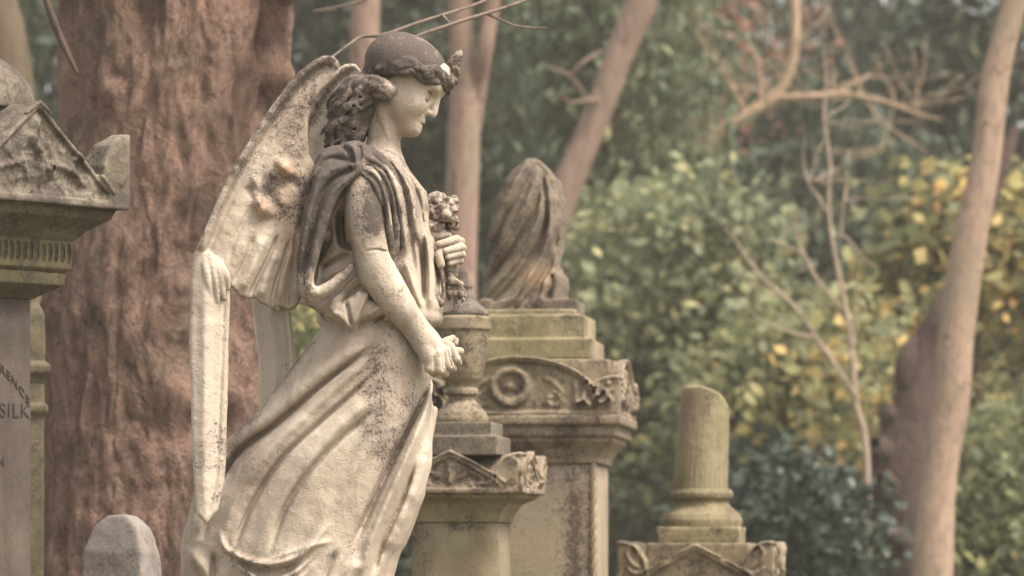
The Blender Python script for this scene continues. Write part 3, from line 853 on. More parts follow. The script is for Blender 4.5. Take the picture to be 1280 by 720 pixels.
class Mon:
    """one monument; its stones are sculpted in photo pixels about its own axis (x right, y away, z up from horizon row 720)"""
    def __init__(s, name, px, dist, rz, label, cat):
        s.k = dist/FPX
        s.root = empty(name, ((px-640)*s.k, dist, 0), label, cat, rz)
    def put(s, name, sc, mat, stain=None, pale=None, warm=None, it=1, label=None, parent=None):
        V, Q = sc.nets(); V = relax(V, Q, it)
        z = np.zeros(len(V))
        W = V*s.k; W[:, 2] = EYE+V[:, 2]*s.k
        A = {'stain': ('POINT', stain(V) if stain else z), 'pale': ('POINT', pale(V) if pale else z), 'warm': ('POINT', warm(V) if warm else z)}
        o = mesh_np(name, W, Q, mat, parent or s.root, attrs=A)
        if label: o['label'] = label
        return o
    def slab(s, name, z0, z1, hx, hy, mat, bev=1.2, parent=None, stain=0.0, rough=.6, taper=1.0, dx=0, pale=None, fine=5):
        """a dressed block, slightly worn: subdivided box"""
        bm = bmesh.new()
        g = bmesh.ops.create_cube(bm, size=2)
        for v in bm.verts:
            top = v.co.z > 0
            v.co = Vector((v.co.x*hx*(taper if top else 1)+dx, v.co.y*hy*(taper if top else 1), z1 if top else z0))
        bmesh.ops.bevel(bm, geom=bm.edges[:], offset=bev, segments=2, affect='EDGES')
        bmesh.ops.triangulate(bm, faces=[f for f in bm.faces if len(f.verts) > 4])
        L = max(2*hx, z1-z0)/16
        for _ in range(7):
            ed = [e for e in bm.edges if e.calc_length() > max(L, fine)]
            if not ed: break
            bmesh.ops.subdivide_edges(bm, edges=ed, cuts=1, use_grid_fill=True)
        co = np.array([v.co for v in bm.verts])
        n = np.stack([fbm(co[:, 0], co[:, 1], co[:, 2], 12, 3, 3.0+i) for i in range(3)], 1)*rough
        S0 = stain(co+n) if callable(stain) else np.full(len(co), stain, F32)
        P0 = pale(co+n) if callable(pale) else np.zeros(len(co), F32)
        for v, q in zip(bm.verts, n):
            v.co += Vector(q)
            v.co = v.co*s.k; v.co.z += EYE
        for f in bm.faces: f.smooth = True
        me = bpy.data.meshes.new(name); bm.to_mesh(me); bm.free(); me.materials.append(mat)
        for kk, val in (('stain', S0), ('pale', P0), ('warm', S0*0)):
            at = me.attributes.new(kk, 'FLOAT', 'POINT'); at.data.foreach_set('value', np.ascontiguousarray(val, dtype=F32))
        return link(bpy.data.objects.new(name, me), parent or s.root)
    def molding(s, name, prof, mat, h=1.6, stain=None, rough=.8, round_plan=False, relief=None, parent=None, aspect=1.0):
        """profile (half width, z) carried round a square (or circular) plan"""
        m = max(p[0] for p in prof)+4; z0 = min(p[1] for p in prof)-4; z1 = max(p[1] for p in prof)+4
        sc = Sculpt((-m, -m*aspect, z0), (m, m*aspect, z1), h)
        x, y, z = sc.xyz()
        r = np.sqrt(x**2+y**2) if round_plan else smax(np.abs(x)+0*y, np.abs(y)/aspect+0*x, 1.0)
        full = [(p[0], p[1]) for p in prof]
        poly = full+[(-20, full[-1][1]), (-20, full[0][1])]
        # evaluate the profile once on a (r, z) table
        rr = np.arange(-2, m*1.5, h*.5); T = poly_sd(rr[:, None], sc.ax[2][None, :], poly).astype(F32)
        q = (r[:, :, 0]+2)/(h*.5); i = np.clip(q.astype(int), 0, len(rr)-2); fr = np.clip(q-i, 0, 1)[:, :, None]
        sc.f = (T[i]*(1-fr)+T[i+1]*fr).astype(F32)
        if relief is not None: relief(sc)
        sc.rough(rough, 9, 3, 2.0)
        return s.put(name, sc, mat, stain, parent=parent)

def soot(gain=.5, seed=1.0, size=40, top=None):
    def f(V):
        n = fbm(V[:, 0], V[:, 1], V[:, 2], size, 4, seed)
        r = gain*.4+gain*n
        if top is not None: r = r+top[1]*np.clip((V[:, 2]-top[0])/8, 0, 1)
        return np.clip(r, -.3, 1)
    return f

def gz(V, u, z, ru, rz):
    return np.exp(-((V[:, 0]-u)/ru)**2-((V[:, 2]-z)/rz)**2)

def carve_cap(W, z0, zs, zl, za, lw, kind='gable', h=1.5, frieze=None, rough=1.1, D=None, scroll=True):
    """cap block of half width W: slab z0..zs, corner ears up to zl (ear width lw), pediments up to za on all four sides"""
    D = D or W
    sc = Sculpt((-W-5, -D-5, z0-5), (W+5, D+5, max(za, zl)+5), h)
    x, y, z = sc.xyz()
    X, Z = sc.ax[0][:, None], sc.ax[2][None, :]
    Y = sc.ax[1][:, None]
    def outline(w):
        if kind == 'gable':
            return [(-w+lw*.62, z0), (-w+lw*.62, zs), (0, za), (w-lw*.62, zs), (w-lw*.62, z0)]
        a = np.linspace(0, math.pi, 17)
        return [(-w+lw*.5, z0)]+[(-(w-lw*.55)*math.cos(t), zs+(za-zs)*math.sin(t)**.9) for t in a]+[(w-lw*.5, z0)]
    def ear(w):
        a = [(w-lw, zs-2), (w-lw*.93, zs+(zl-zs)*.45), (w-lw*.70, zs+(zl-zs)*.80), (w-lw*.35, zl-1), (w-2, zl), (w, zl-3), (w, z0), (w-lw, z0)]
        return a
    g1 = poly_sd(X, Z, outline(W)).astype(F32)[:, None, :]+0*y
    g2 = poly_sd(Y, Z, outline(D)).astype(F32)[None, :, :]+0*x
    e1 = poly_sd(np.abs(X), Z, ear(W)).astype(F32)[:, None, :]+0*y
    e2 = poly_sd(np.abs(Y), Z, ear(D)).astype(F32)[None, :, :]+0*x
    lim = np.maximum(np.abs(x)-W, np.abs(y)-D)+0*z
    base = np.maximum(np.maximum(np.abs(x)-W, np.abs(y)-D)+0*z, np.maximum(z-zs-1, z0-z)+0*x)
    f = smin(np.maximum(g1, np.abs(y)-D+2.5), np.maximum(g2, np.abs(x)-W+2.5), 3)
    f = smin(f, smax(e1, e2, 3), 3)
    f = smin(f, base, 2)
    sc.f = smax(f, lim, 2.5).astype(F32)
    # carved faces: rim moulding, sunk field with ornament
    R = Relief(sc)
    ol = spline(outline(W)[1:-1], 6) if kind != 'gable' else np.array(outline(W)[1:-1])
    d = poly_sd(R.x, R.z, outline(W))
    field = np.clip(.5+(-d-6)/2.0, 0, 1)*np.clip((R.z-(zs-.35*(zs-z0)-4))/2, 0, 1)
    R.H -= (5.0*field).astype(F32)
    R.stroke([tuple(p) for p in ol], 2.6, 3.0, 3, taper=False, n=2 if kind == 'gable' else 1)
    ear_pts = [(W-lw*.92, zs-2), (W-lw*.85, zs+(zl-zs)*.4), (W-lw*.62, zs+(zl-zs)*.76), (W-lw*.3, zl-4), (W-4, zl-3)]
    for sg in (-1, 1) if scroll else ():
        R.stroke([(sg*a, b) for a, b in ear_pts], 2.2, 3.0, 3, taper=False)
    if frieze: frieze(R, field)
    # same carving on the other faces, read through |y|
    H1 = R.H
    Hy = np.stack([np.interp(sc.ax[1]*W/D, sc.ax[0], H1[:, j]) for j in range(H1.shape[1])], 1).astype(F32)
    wy = np.clip((np.abs(y)-(D-12))/4, 0, 1); wx = np.clip((np.abs(x)-(W-12))/4, 0, 1)
    big = np.abs(y)/D > np.abs(x)/W
    sc.f = sc.f-np.where(big, H1[:, None, :]*wy, Hy[None, :, :]*wx).astype(F32)
    sc.rough(rough, 10, 4, 3.0)
    return sc

# ---------------------------------------------------------------- monument at the left edge, cut by the frame
def build_left():
    m = Mon('gabled_monument', -60, 11.0, math.radians(50), 'sooty monument at the left edge with carved gabled top and inscribed reddish shaft', 'monument')
    W = 158
    def fr(R, field):
        r = random.Random(3)
        # heavily weathered foliage in the gable
        for i in range(14):
            u = r.uniform(-95, 95); t = 1-abs(u)/118
            z = 480+r.uniform(0, 88*t)
            R.stroke([(u-r.uniform(3, 9), z-4), (u, z+r.uniform(2, 7)), (u+r.uniform(3, 9), z-2)], r.uniform(3, 6), r.uniform(-4, 7))
        R.stroke([(0, 572), (-6, 540), (4, 510), (0, 480)], 8, 9); R.stroke([(10, 540), (22, 515), (14, 490)], 6, 7)
        R.stroke([(-14, 545), (-30, 520), (-20, 492)], 6, 7); R.stroke([(6, 556), (14, 540), (9, 520)], 4, -9)
        R.stroke([(30, 510), (56, 500), (80, 484)], 5, 6); R.stroke([(-30, 508), (-60, 500), (-84, 484)], 5, 6)
        R.H += (7.0*fbm(R.x, np.zeros((1, 1), F32)+2, R.z, 15, 4, 2.0)*np.clip(field*1.5, 0, 1)).astype(F32)
        for sg in (-1, 1):
            R.stroke([(sg*134, 486), (sg*146, 500), (sg*144, 524)], 6, 3)
    sc = carve_cap(W, 459, 478, 554, 583, 50, 'gable', 1.7, fr, .9, scroll=False)
    m.put('cap', sc, M_DARK, soot(.75, 2.0, 30), lambda V: np.clip(.9*fbm(V[:, 0], V[:, 1], V[:, 2], 16, 3, 8.0)+.15+1.2*gz(np.abs(V), 140, 556, 22, 12), 0, 1))
    m.molding('cornice', [(100, 380), (106, 384), (106, 418), (112, 423), (122, 434), (140, 446), (146, 460), (100, 461)], M_OLIVE, 2.0, soot(.6, 5.0))
    # carved leaf frieze below the cornice
    def leaf(sc):
        R = Relief(sc)
        for i in range(-9, 10):
            R.stroke([(i*11, 418), (i*11+1, 404), (i*11, 391)], 2.6, 4.5); R.stroke([(i*11+5.5, 416), (i*11+5.5, 396)], 1.5, -4)
        x, y, z = sc.xyz()
        Hx = R.H
        Hy = np.stack([np.interp(sc.ax[1], sc.ax[0], Hx[:, j]) for j in range(Hx.shape[1])], 1).astype(F32)
        big = np.abs(y) > np.abs(x)
        w = np.clip((np.maximum(np.abs(x), np.abs(y))-92)/4, 0, 1)
        sc.f -= (np.where(big, Hx[:, None, :], Hy[None, :, :])*w).astype(F32)
    m.molding('frieze', [(98, 378), (105, 383), (105, 424), (98, 428)], M_OLIVE, 1.5, soot(.7, 7.0), relief=leaf)
    m.molding('necking', [(72, 346), (77, 350), (90, 357), (99, 364), (101, 379), (72, 381)], M_OLIVE, 1.6, soot(.6, 3.0))
    sh = m.slab('shaft', -420, 347, 70, 70, M_PINK, 2.0, stain=lambda V: np.clip(.6*fbm(V[:, 0], V[:, 1], V[:, 2]*.5, 22, 3, 5.0)+.05, -.3, 1), pale=lambda V: np.clip(.85*np.exp(-((V[:, 0]-66)/9)**2)*np.clip(.5+1.2*fbm(V[:, 0], V[:, 1], V[:, 2], 26, 2, 3.0), 0, 1)-.02, 0, 1))
    m.slab('plinth', -560, -418, 100, 100, M_DARK, 3.0, stain=.3)
    m.slab('base_step', -900, -558, 130, 130, M_DARK, 4.0, stain=.3)
    # urn foot above
    m.molding('finial', [(2, 580), (104, 580), (104, 592), (98, 612), (80, 634), (56, 650), (34, 664), (22, 684), (26, 700), (16, 716), (2, 722)], M_DARK, 2.6, soot(.8, 4.0), round_plan=True)
    # cut and darkened lettering on the face we see
    ink = new_mat('dark_lettering'); ink[2].inputs['Base Color'].default_value = (.022, .017, .014, 1); ink[2].inputs['Roughness'].default_value = .9
    def text(body, x_end, z, size, arc=None):
        objs = []
        cu = bpy.data.curves.new('inscription', 'FONT'); cu.body = body; cu.size = size*m.k; cu.extrude = .0012
        cu.align_x = 'RIGHT'; cu.space_character = 1.15
        o = bpy.data.objects.new('inscription', cu); COL.objects.link(o)
        dg = bpy.context.evaluated_depsgraph_get()
        me = bpy.data.meshes.new_from_object(o.evaluated_get(dg)); bpy.data.objects.remove(o)
        me.materials.clear(); me.materials.append(ink[0])
        if arc:
            for v in me.vertices:
                xx = v.co.x/m.k
                v.co.y += m.k*(-arc*((xx+100)/100)**2*26)
        q = link(bpy.data.objects.new('inscription', me), sh)
        q.rotation_euler = (math.radians(90), 0, 0)
        q.location = (x_end*m.k, -70.2*m.k-.0002, EYE+z*m.k)
        return q
    text('REVERENCE', 66, 268, 15, 2.2)
    text('SILK', 66, 198, 25); text('S', 8, 198, 25)
    text('1874', 24, 136, 20)
build_left()

# ---------------------------------------------------------------- narrow mossy pillar behind it
def build_pillar():
    m = Mon('stone_pillar', 28, 14.6, math.radians(8), 'narrow moss green stone pillar with two moulded bands, squeezed between reddish shaft and trunk', 'pillar')
    m.molding('pillar_cap', [(2, 340), (20, 340), (26, 328), (28, 300), (27, 268), (30, 266), (34, 262), (34, 254), (28, 246), (27, 240), (2, 240)], M_OLIVE, 1.6, soot(.6, 2.0))
    m.molding('shaft', [(2, 242), (26, 242), (27, 216), (31, 212), (31, 204), (27, 199), (26, 196), (25, -300), (2, -300)], M_OLIVE, 2.4, soot(.5, 9.0))
    m.slab('plinth', -700, -298, 44, 44, M_OLIVE, 3, stain=.2)
build_pillar()

# ---------------------------------------------------------------- plain tapered headstone low in front of the trunk
def build_headstone():
    m = Mon('headstone', 152, 13.2, math.radians(-24), 'plain pale grey tapered headstone low between the trunk and the trailing robe', 'headstone')
    sc = Sculpt((-60, -44, -760), (60, 44, 88), 3.0)
    x, y, z = sc.xyz()
    w = np.interp(sc.ax[2], [-760, -40, 30, 60, 78], [52, 45, 41, 32, 12]).astype(F32)[None, None, :]
    d = np.interp(sc.ax[2], [-760, -40, 30, 78], [36, 30, 26, 14]).astype(F32)[None, None, :]
    sc.f = np.maximum(smax(np.abs(x)-w+0*y, np.abs(y)-d+0*x, 4), np.abs(z+340)-416+0*x).astype(F32)
    sc.rough(2.4, 26, 5, 3.0)
    m.put('slab', sc, M_GREY, soot(.7, 3.0, 30), lambda V: np.clip(1.2*fbm(V[:, 0], V[:, 1], V[:, 2], 14, 3, 6.0)-.25, 0, 1), lambda V: np.clip(1.5*fbm(V[:, 0], V[:, 1], V[:, 2], 11, 2, 9.0)-.75, 0, .6))
    m.slab('base_step', -790, -640, 80, 62, M_GREY, 3)
build_headstone()

# ---------------------------------------------------------------- urn on a pedimented pedestal
def build_urn():
    m = Mon('urn_monument', 577, 14.0, math.radians(-9), 'mossy pedestal with carved corner ears carrying a lidded stone urn, right beside the angel', 'monument')
    W = 92
    def fr(R, field):
        r = random.Random(8)
        for sg in (-1, 1):
            R.stroke([(sg*8, 118), (sg*26, 128), (sg*40, 118), (sg*30, 110), (sg*24, 118)], 3, 4); R.stroke([(sg*40, 112), (sg*56, 116), (sg*64, 108)], 3, 4)
            R.stroke([(sg*70, 112), (sg*80, 124), (sg*86, 138), (sg*80, 144), (sg*76, 136)], 2.6, 4); R.stroke([(sg*74, 108), (sg*84, 114), (sg*88, 128)], 2, -3)
        R.stroke([(0, 112), (0, 140)], 4, 5)
        R.H += (2.4*fbm(R.x, np.zeros((1, 1), F32)+2, R.z, 11, 3, 2.0)*np.clip(field*1.5, 0, 1)).astype(F32)
    m.put('cap', carve_cap(W, 102, 116, 153, 154, 38, 'gable', 1.5, fr, .9), M_STONE, soot(.55, 3.0, 30, (148, .2)))
    m.molding('cornice', [(2, 66), (56, 66), (60, 78), (68, 90), (82, 97), (86, 103), (2, 104)], M_GREEN, 1.6, soot(.4, 5.0))
    m.slab('die', -420, 67, 54, 54, M_STONE, 1.5, stain=lambda V: np.clip(.5*fbm(V[:, 0], V[:, 1], V[:, 2], 30, 3, 5.0)+.3*np.clip((V[:, 2]-40)/20, 0, 1), -.3, 1), pale=lambda V: np.clip(.9*fbm(V[:, 0], V[:, 1], V[:, 2], 9, 2, 7.0)-.35, 0, 1))  # mottled, and darker towards the top of the die
    m.slab('plinth', -640, -418, 80, 80, M_STONE, 2, stain=.15)
    m.molding('step', [(2, 150), (54, 150), (54, 173.5), (45, 174), (45, 191), (2, 191)], M_DARK, 1.5, soot(.35, 6.0))
    urn = m.molding('urn', [(2, 190), (33, 190), (34, 196), (31, 204), (24, 212), (17, 219), (16, 224), (21, 227), (21, 233), (15, 236), (17, 240), (24, 246), (28, 256), (31, 272), (33, 292), (34, 305), (37, 308),
                            (37, 322), (34, 325), (2, 326)], M_STONE, 1.2, soot(.6, 8.0, 24), .7, True)
    m.molding('urn_lid', [(2, 324), (35, 325), (34, 330), (27, 336), (19, 344), (14, 354), (13, 358), (15, 362), (13, 366), (9, 372), (7, 380), (2, 384)], M_DARK, 1.2, soot(.7, 3.0, 20), .8, True, parent=None)
build_urn()

# ---------------------------------------------------------------- draped urn on steps
def build_draped():
    m = Mon('draped_monument', 660, 15.3, math.radians(-6), 'large monument crowned by a stone urn shrouded in carved drapery on two green steps', 'monument')
    T = [(198, 0, 10), (203, -8, 16), (212, -18, 26), (227, -30, 38), (252, -42, 47), (275, -46, 47), (306, -51, 45), (324, -48, 44), (345, -52, 45), (368, -57, 47), (386, -60, 50), (396, -60, 50)]
    s = Sculpt((-72, -62, -400), (72, 62, -192), 1.6)      # z is minus photo row here
    x, y, z = s.xyz()
    L, Rr = lookup(-s.ax[2], T)
    c = ((L+Rr)/2)[None, None, :]; a = ((Rr-L)/2)[None, None, :]; b = a*.92
    r = (np.abs((x-c)/a)**2.2+np.abs(y/b)**2.2)**(1/2.2)
    s.f = np.maximum((r-1)*a, np.maximum(z+198, -z-394)).astype(F32)
    s.box((4, 0, -386), (62, 52, 9), 2, 2)
    s.ell((40, -30, -362), (15, 16, 20), None, 8); s.ell((38, -36, -372), (10, 12, 10), None, 5)
    R = Relief(s); S = R.stroke
    for w, h, pts in (
        (4.5, 7, [(2, 202), (-14, 232), (-32, 270), (-46, 306)]), (4, -7, [(6, 208), (-8, 240), (-28, 280), (-44, 318)]),
        (5, 8, [(14, 218), (2, 258), (-24, 304), (-48, 342)]), (4, -9, [(20, 232), (8, 272), (-18, 318), (-50, 356)]),
        (5, 9, [(24, 250), (14, 286), (-12, 332), (-52, 376)]), (4, -9, [(28, 268), (18, 304), (-6, 346), (-44, 386)]),
        (5, 8, [(32, 280), (24, 316), (6, 350), (-24, 388)]), (4.5, -9, [(38, 290), (32, 326), (18, 356), (-4, 388)]),
        (5, 6, [(26, 222), (31, 250), (33, 300), (33, 330)]), (3.5, -6, [(20, 220), (25, 248), (27, 290)]),
        (4, -6, [(33, 344), (34, 360), (30, 376)]), (4, 7, [(26, 350), (22, 372), (14, 390)]), (3, 6, [(10, 340), (-2, 372), (-10, 390)]),
        (4, 5, [(12, 200), (24, 212), (36, 232)])):
        S([(p, -q) for p, q in pts], w*.75, h*.95)
    R.noise(1.2, 14, 3, 2.0)
    s.f -= (R.H[:, None, :]*np.clip(.5-y/(.8*b), 0, 1)+np.roll(R.H, 7, 0)[:, None, :]*np.clip(.5+y/(.8*b), 0, 1)).astype(F32)
    s.rough(.9, 10, 3, 4.0)
    s.lo[2] += 720; s.ax[2] = s.ax[2]+720
    m.put('draped_urn', s, M_DRAPE, lambda V: np.clip(.42+.5*fbm(V[:, 0], V[:, 1], V[:, 2], 40, 4, 3.0)-.5*gz(V, 10, 370, 30, 26)-.35*gz(V, -30, 350, 26, 26), -.2, 1), lambda V: np.clip((.42*gz(V, 4, 372, 34, 26)+.4*gz(V, -30, 350, 24, 34))*(.6+1.2*fbm(V[:, 0], V[:, 1], V[:, 2], 14, 2, 3.0)), 0, 1),
          lambda V: np.clip(.35*gz(V, 12, 372, 22, 18), 0, 1))
    m.molding('step', [(2, 267), (88, 267), (88, 292.5), (78, 293), (78, 322), (66, 322.5), (66, 330), (2, 330)], M_GREEN, 1.6, soot(.3, 6.0))
    W = 126
    def fr(R, field):
        for sg in (-1, 1):
            # open palmette at the ears
            for j in range(5):
                a = math.radians(12+j*20)
                R.stroke([(sg*72, 206), (sg*(72+26*math.cos(a)), 206+16*math.sin(a)), (sg*(72+46*math.cos(a)), 206+36*math.sin(a)**1.2+4)], 3.4, 6)
            for k in range(4):
                a = k*1.6; R.stroke([(sg*(110+8*math.cos(a)), 226+12*math.sin(a)), (sg*(113+4*math.cos(a)), 227+6*math.sin(a))], 3, 5)
            R.stroke([(sg*40, 228), (sg*52, 218), (sg*46, 208), (sg*36, 214), (sg*44, 222)], 3, 4); R.stroke([(sg*30, 244), (sg*44, 236), (sg*58, 222)], 3, 4)
        # wreath
        R.stroke([(-10+21*math.cos(t), 232+20*math.sin(t)) for t in np.linspace(0, 2*math.pi, 15)], 5.5, 8, 3, taper=False)
        R.stroke([(-14, 232), (-6, 232)], 5, 4, taper=False)
        R.H += (3.6*fbm(R.x, np.zeros((1, 1), F32)+2, R.z, 13, 3, 2.0)*np.clip(field*1.5, 0, 1)).astype(F32)
    m.put('cap', carve_cap(W, 196, 206, 246, 268, 50, 'arch', 1.7, fr, .9), M_STONE, soot(.5, 3.0, 36), lambda V: np.clip(.3*fbm(V[:, 0], V[:, 1], V[:, 2], 30, 3, 8.0), 0, 1))
    m.molding('cap_block', [(2, 205), (112, 205), (112, 266), (2, 266)], M_STONE, 2.0, soot(.4, 4.0))
    m.molding('cornice', [(2, 138), (97, 138), (98, 146), (104, 156), (114, 165), (114, 170), (120, 172), (120, 183), (127, 186), (127, 197), (2, 198)], M_STONE, 1.8, soot(.5, 5.0, 30))
    die = m.slab('die', -420, 139, 93, 93, M_STONE, 1.5, stain=lambda V: np.clip(.95*np.exp(-((V[:, 0]-66+6*fbm(V[:, 0], V[:, 1], V[:, 2], 20, 2, 3.0))/15)**2)*np.clip((118-V[:, 2])/30, 0, 1)+.35*fbm(V[:, 0], V[:, 1], V[:, 2], 34, 3, 5.0)-.1+.4*np.clip((V[:, 2]-118)/20, 0, 1), -.4, 1), pale=lambda V: np.clip(.35+.5*fbm(V[:, 0], V[:, 1], V[:, 2], 26, 3, 7.0), 0, 1))  # brown streak and mottling; tone also darkens towards the top of the die
    m.slab('plinth', -560, -418, 120, 120, M_STONE, 2, stain=.15)
    # rope moulding up the corners of the die and beside its panel
    for x0, y0 in ((90, -93), (-90, -93), (-18, -95)):
        rp = Sculpt((x0-8, y0-8, -120), (x0+8, y0+8, 140), 1.3)
        for st in (0, 1):
            q = [(x0+2.6*math.cos(k*.9+st*math.pi), y0+2.6*math.sin(k*.9+st*math.pi), -118+k*4.4) for k in range(59)]
            rp.tube(q, [2.8]*len(q), .5, n=2)
        m.put('rope_moulding', rp, M_STONE, parent=die)
build_draped()

# ---------------------------------------------------------------- broken column
def build_column():
    m = Mon('broken_column', 877, 15.8, math.radians(-7), 'mossy broken column on a moulded round base above a small pedimented pedestal', 'monument')
    s = Sculpt((-42, -40, 100), (46, 40, 240), 1.1)
    x, y, z = s.xyz()
    t = ((z-108)/126)
    cx = -2+7.5*t; rad = 33.5-4.5*t
    ang = np.arctan2(y+0*z, x-cx)
    rr = np.sqrt((x-cx)**2+y**2)
    flute = -.45*np.cos(ang*16)**2*np.clip(.7+fbm(x, y, z, 26, 2, 4.0), 0, 1.2)
    top = np.interp(s.ax[0], [-40, 6, 16, 26, 33, 40], [235, 234, 231, 224, 213, 200]).astype(F32)[:, None, None]+3.2*fbm(x, y, z*0, 11, 3, 2.0)-y*.06
    s.f = smax(rr-rad-flute-1.0, np.maximum(z-top, 106-z)+0*x, .5).astype(F32)
    s.rough(.5, 9, 3, 3.0)
    m.put('shaft', s, M_GREEN, lambda V: np.clip(.05+.5*fbm(V[:, 0], V[:, 1], V[:, 2]*.25, 12, 3, 3.0)-.1, -.3, 1), lambda V: np.clip(.35*np.clip((V[:, 2]-228)/5, 0, 1), 0, 1))
    m.molding('column_base', [(2, 58), (50, 58), (51, 62), (51.5, 70), (48, 77), (44, 80), (37, 86), (34, 92), (35, 95), (39, 97), (40, 103), (37, 108), (2, 109)], M_GREEN, 1.3, soot(.4, 4.0, 24), .7, True)
    m.molding('column_plinth', [(2, 40), (51, 40), (51.5, 61), (2, 61)], M_GREEN, 1.4, soot(.45, 7.0, 24))
    def fr(R, field):
        for sg in (-1, 1):
            R.stroke([(sg*66, 8), (sg*78, 16), (sg*84, 28), (sg*78, 36), (sg*72, 28), (sg*78, 24)], 2.4, 4)
            R.stroke([(sg*62, 4), (sg*76, 4), (sg*86, 12)], 2.4, 3.4)
    m.put('cap', carve_cap(97, -14, -2, 44, 38, 40, 'gable', 1.5, fr, .8), M_STONE, soot(.5, 3.0, 26, (36, .25)))
    m.molding('cap_block', [(2, -10), (64, -10), (64, 41), (2, 41)], M_STONE, 1.7, soot(.4, 4.0))
    m.slab('die', -330, -12, 72, 72, M_STONE, 1.5, stain=.05)
    m.slab('plinth', -560, -328, 104, 104, M_STONE, 2, stain=.15)
build_column()
# ================================================================== ground, trunks, foliage
def loft(paths, name, mat, parent, segs=14, rough=.06, nsize=.35, seed=0.0, origin=None, lump=0.0, step=6):
    """tapering limbs along paths [(Vector, radius m), ...]; one mesh"""
    Vs, Qs = [], []; off = 0
    for path in paths:
        q = spline([tuple(p)+(r,) for p, r in path], step)
        n = len(q); T = np.gradient(q[:, :3], axis=0); T /= np.linalg.norm(T, axis=1)[:, None]+1e-9
        ref = np.array([0, 1., 0]); ref = ref if abs(T[0] @ ref) < .9 else np.array([1., 0, 0])
        A = np.cross(T, ref); A /= np.linalg.norm(A, axis=1)[:, None]; B = np.cross(T, A)
        th = np.linspace(0, 2*math.pi, segs, endpoint=False)
        ring = A[:, None, :]*np.cos(th)[None, :, None]+B[:, None, :]*np.sin(th)[None, :, None]
        C = q[:, None, :3]+ring*q[:, 3][:, None, None]
        d = fbm(C[..., 0], C[..., 1], C[..., 2]*.5, nsize, 3, seed)*rough
        if lump: d = d+lump*fbm(C[..., 0], C[..., 1], C[..., 2], nsize*2.2, 2, seed+3)
        C = q[:, None, :3]+ring*(q[:, 3][:, None]*(1+d))[..., None]
        Vs.append(C.reshape(-1, 3))
        i = np.arange(n-1)[:, None]*segs; j = np.arange(segs)[None, :]; j2 = (j+1) % segs
        Q = np.stack([i+j, i+j2, i+segs+j2, i+segs+j], -1).reshape(-1, 4)+off
        Qs.append(Q[:, ::-1]); off += n*segs
    V = np.concatenate(Vs)
    if origin is not None: V = V-np.array(origin)
    return mesh_np(name, V, np.concatenate(Qs), mat, parent)

def bark_mat(name, base, base2, dark, moss=None, scale=1.0, stretch=.22, bumps=.7, bd=.02):
    m, nt, b = new_mat(name)
    co = wpos(nt, (1, 1, stretch)); c1 = wpos(nt)
    n1 = noise(nt, 9*scale, 7, .68, co, 2.2); n2 = noise(nt, 2.2*scale, 4, .6, c1); n3 = noise(nt, 40*scale, 5, .7, co, .4)
    col = mixc(nt, ramp(nt, n1, [(.34, 0.0), (.62, 1.0)]), base2, base)
    col = mixc(nt, ramp(nt, math_(nt, 'ADD', math_(nt, 'MULTIPLY', n1, .55), math_(nt, 'MULTIPLY', n3, .45)), [(.36, .85), (.47, 0.0)]), col, dark)
    if moss: col = mixc(nt, math_(nt, 'MULTIPLY', ramp(nt, n2, [(.5, 0.0), (.66, 1.0)]), .6), col, moss)
    nt.links.new(col, b.inputs['Base Color']); b.inputs['Roughness'].default_value = .92; b.inputs['Specular IOR Level'].default_value = .15
    h = math_(nt, 'ADD', n1, math_(nt, 'MULTIPLY', n3, .5))
    bump(nt, b, h, bumps, bd)
    return m

def shaggy_bark():
    m, nt, b = new_mat('shaggy_red_bark')
    c1 = wpos(nt); cs = wpos(nt, (1, 1, .45)); cf = wpos(nt, (1, 1, .3))
    patch = noise(nt, 4.2, 5, .62, wpos(nt, (1, 1, .85)), 2.0); dark = noise(nt, 2.3, 6, .66, wpos(nt, (1, 1, .55)), 1.0); fib = noise(nt, 10, 7, .74, wpos(nt, (1, 1, .8)), 2.6); fine = noise(nt, 48, 6, .72, wpos(nt, (1, 1, .55)), 1.2); mo = noise(nt, 2.0, 4, .6, c1, .8)
    col = mixc(nt, ramp(nt, patch, [(.36, 0.0), (.60, 1.0)]), (.165, .105, .080), (.310, .200, .152))
    col = mixc(nt, math_(nt, 'MULTIPLY', ramp(nt, fib, [(.52, 0.0), (.70, 1.0)]), .5), col, (.36, .25, .20))
    col = mixc(nt, math_(nt, 'MULTIPLY', ramp(nt, fib, [(.30, 1.0), (.43, 0.0)]), .75), col, (.070, .046, .038))
    col = mixc(nt, math_(nt, 'MULTIPLY', ramp(nt, dark, [(.53, 0.0), (.62, 1.0)]), .72), col, (.078, .060, .050))
    col = mixc(nt, math_(nt, 'MULTIPLY', ramp(nt, mo, [(.54, 0.0), (.66, 1.0)]), .45), col, (.17, .14, .095))
    col = mixc(nt, math_(nt, 'MULTIPLY', ramp(nt, fine, [(.36, 1.0), (.47, 0.0)]), .6), col, (.06, .04, .034))
    nt.links.new(col, b.inputs['Base Color']); b.inputs['Roughness'].default_value = .95; b.inputs['Specular IOR Level'].default_value = .12
    h = math_(nt, 'ADD', math_(nt, 'ADD', fib, math_(nt, 'MULTIPLY', fine, .4)), patch)
    bump(nt, b, h, 1.0, .04)
    return m
B_RED = shaggy_bark()
B_DARKTWIG = bark_mat('dark_twig_bark', (.10, .065, .05), (.07, .05, .04), (.04, .03, .025), None, 1.0, .2, .4, .005)
B_TWIG = bark_mat('grey_twig_bark', (.16, .122, .095), (.12, .092, .072), (.065, .05, .042), None, 1.0, .2, .4, .005)
B_PINK = bark_mat('pinkish_bark', (.265, .182, .142), (.175, .118, .092), (.075, .054, .044), (.19, .165, .115), 1.0, .35, .9, .015)
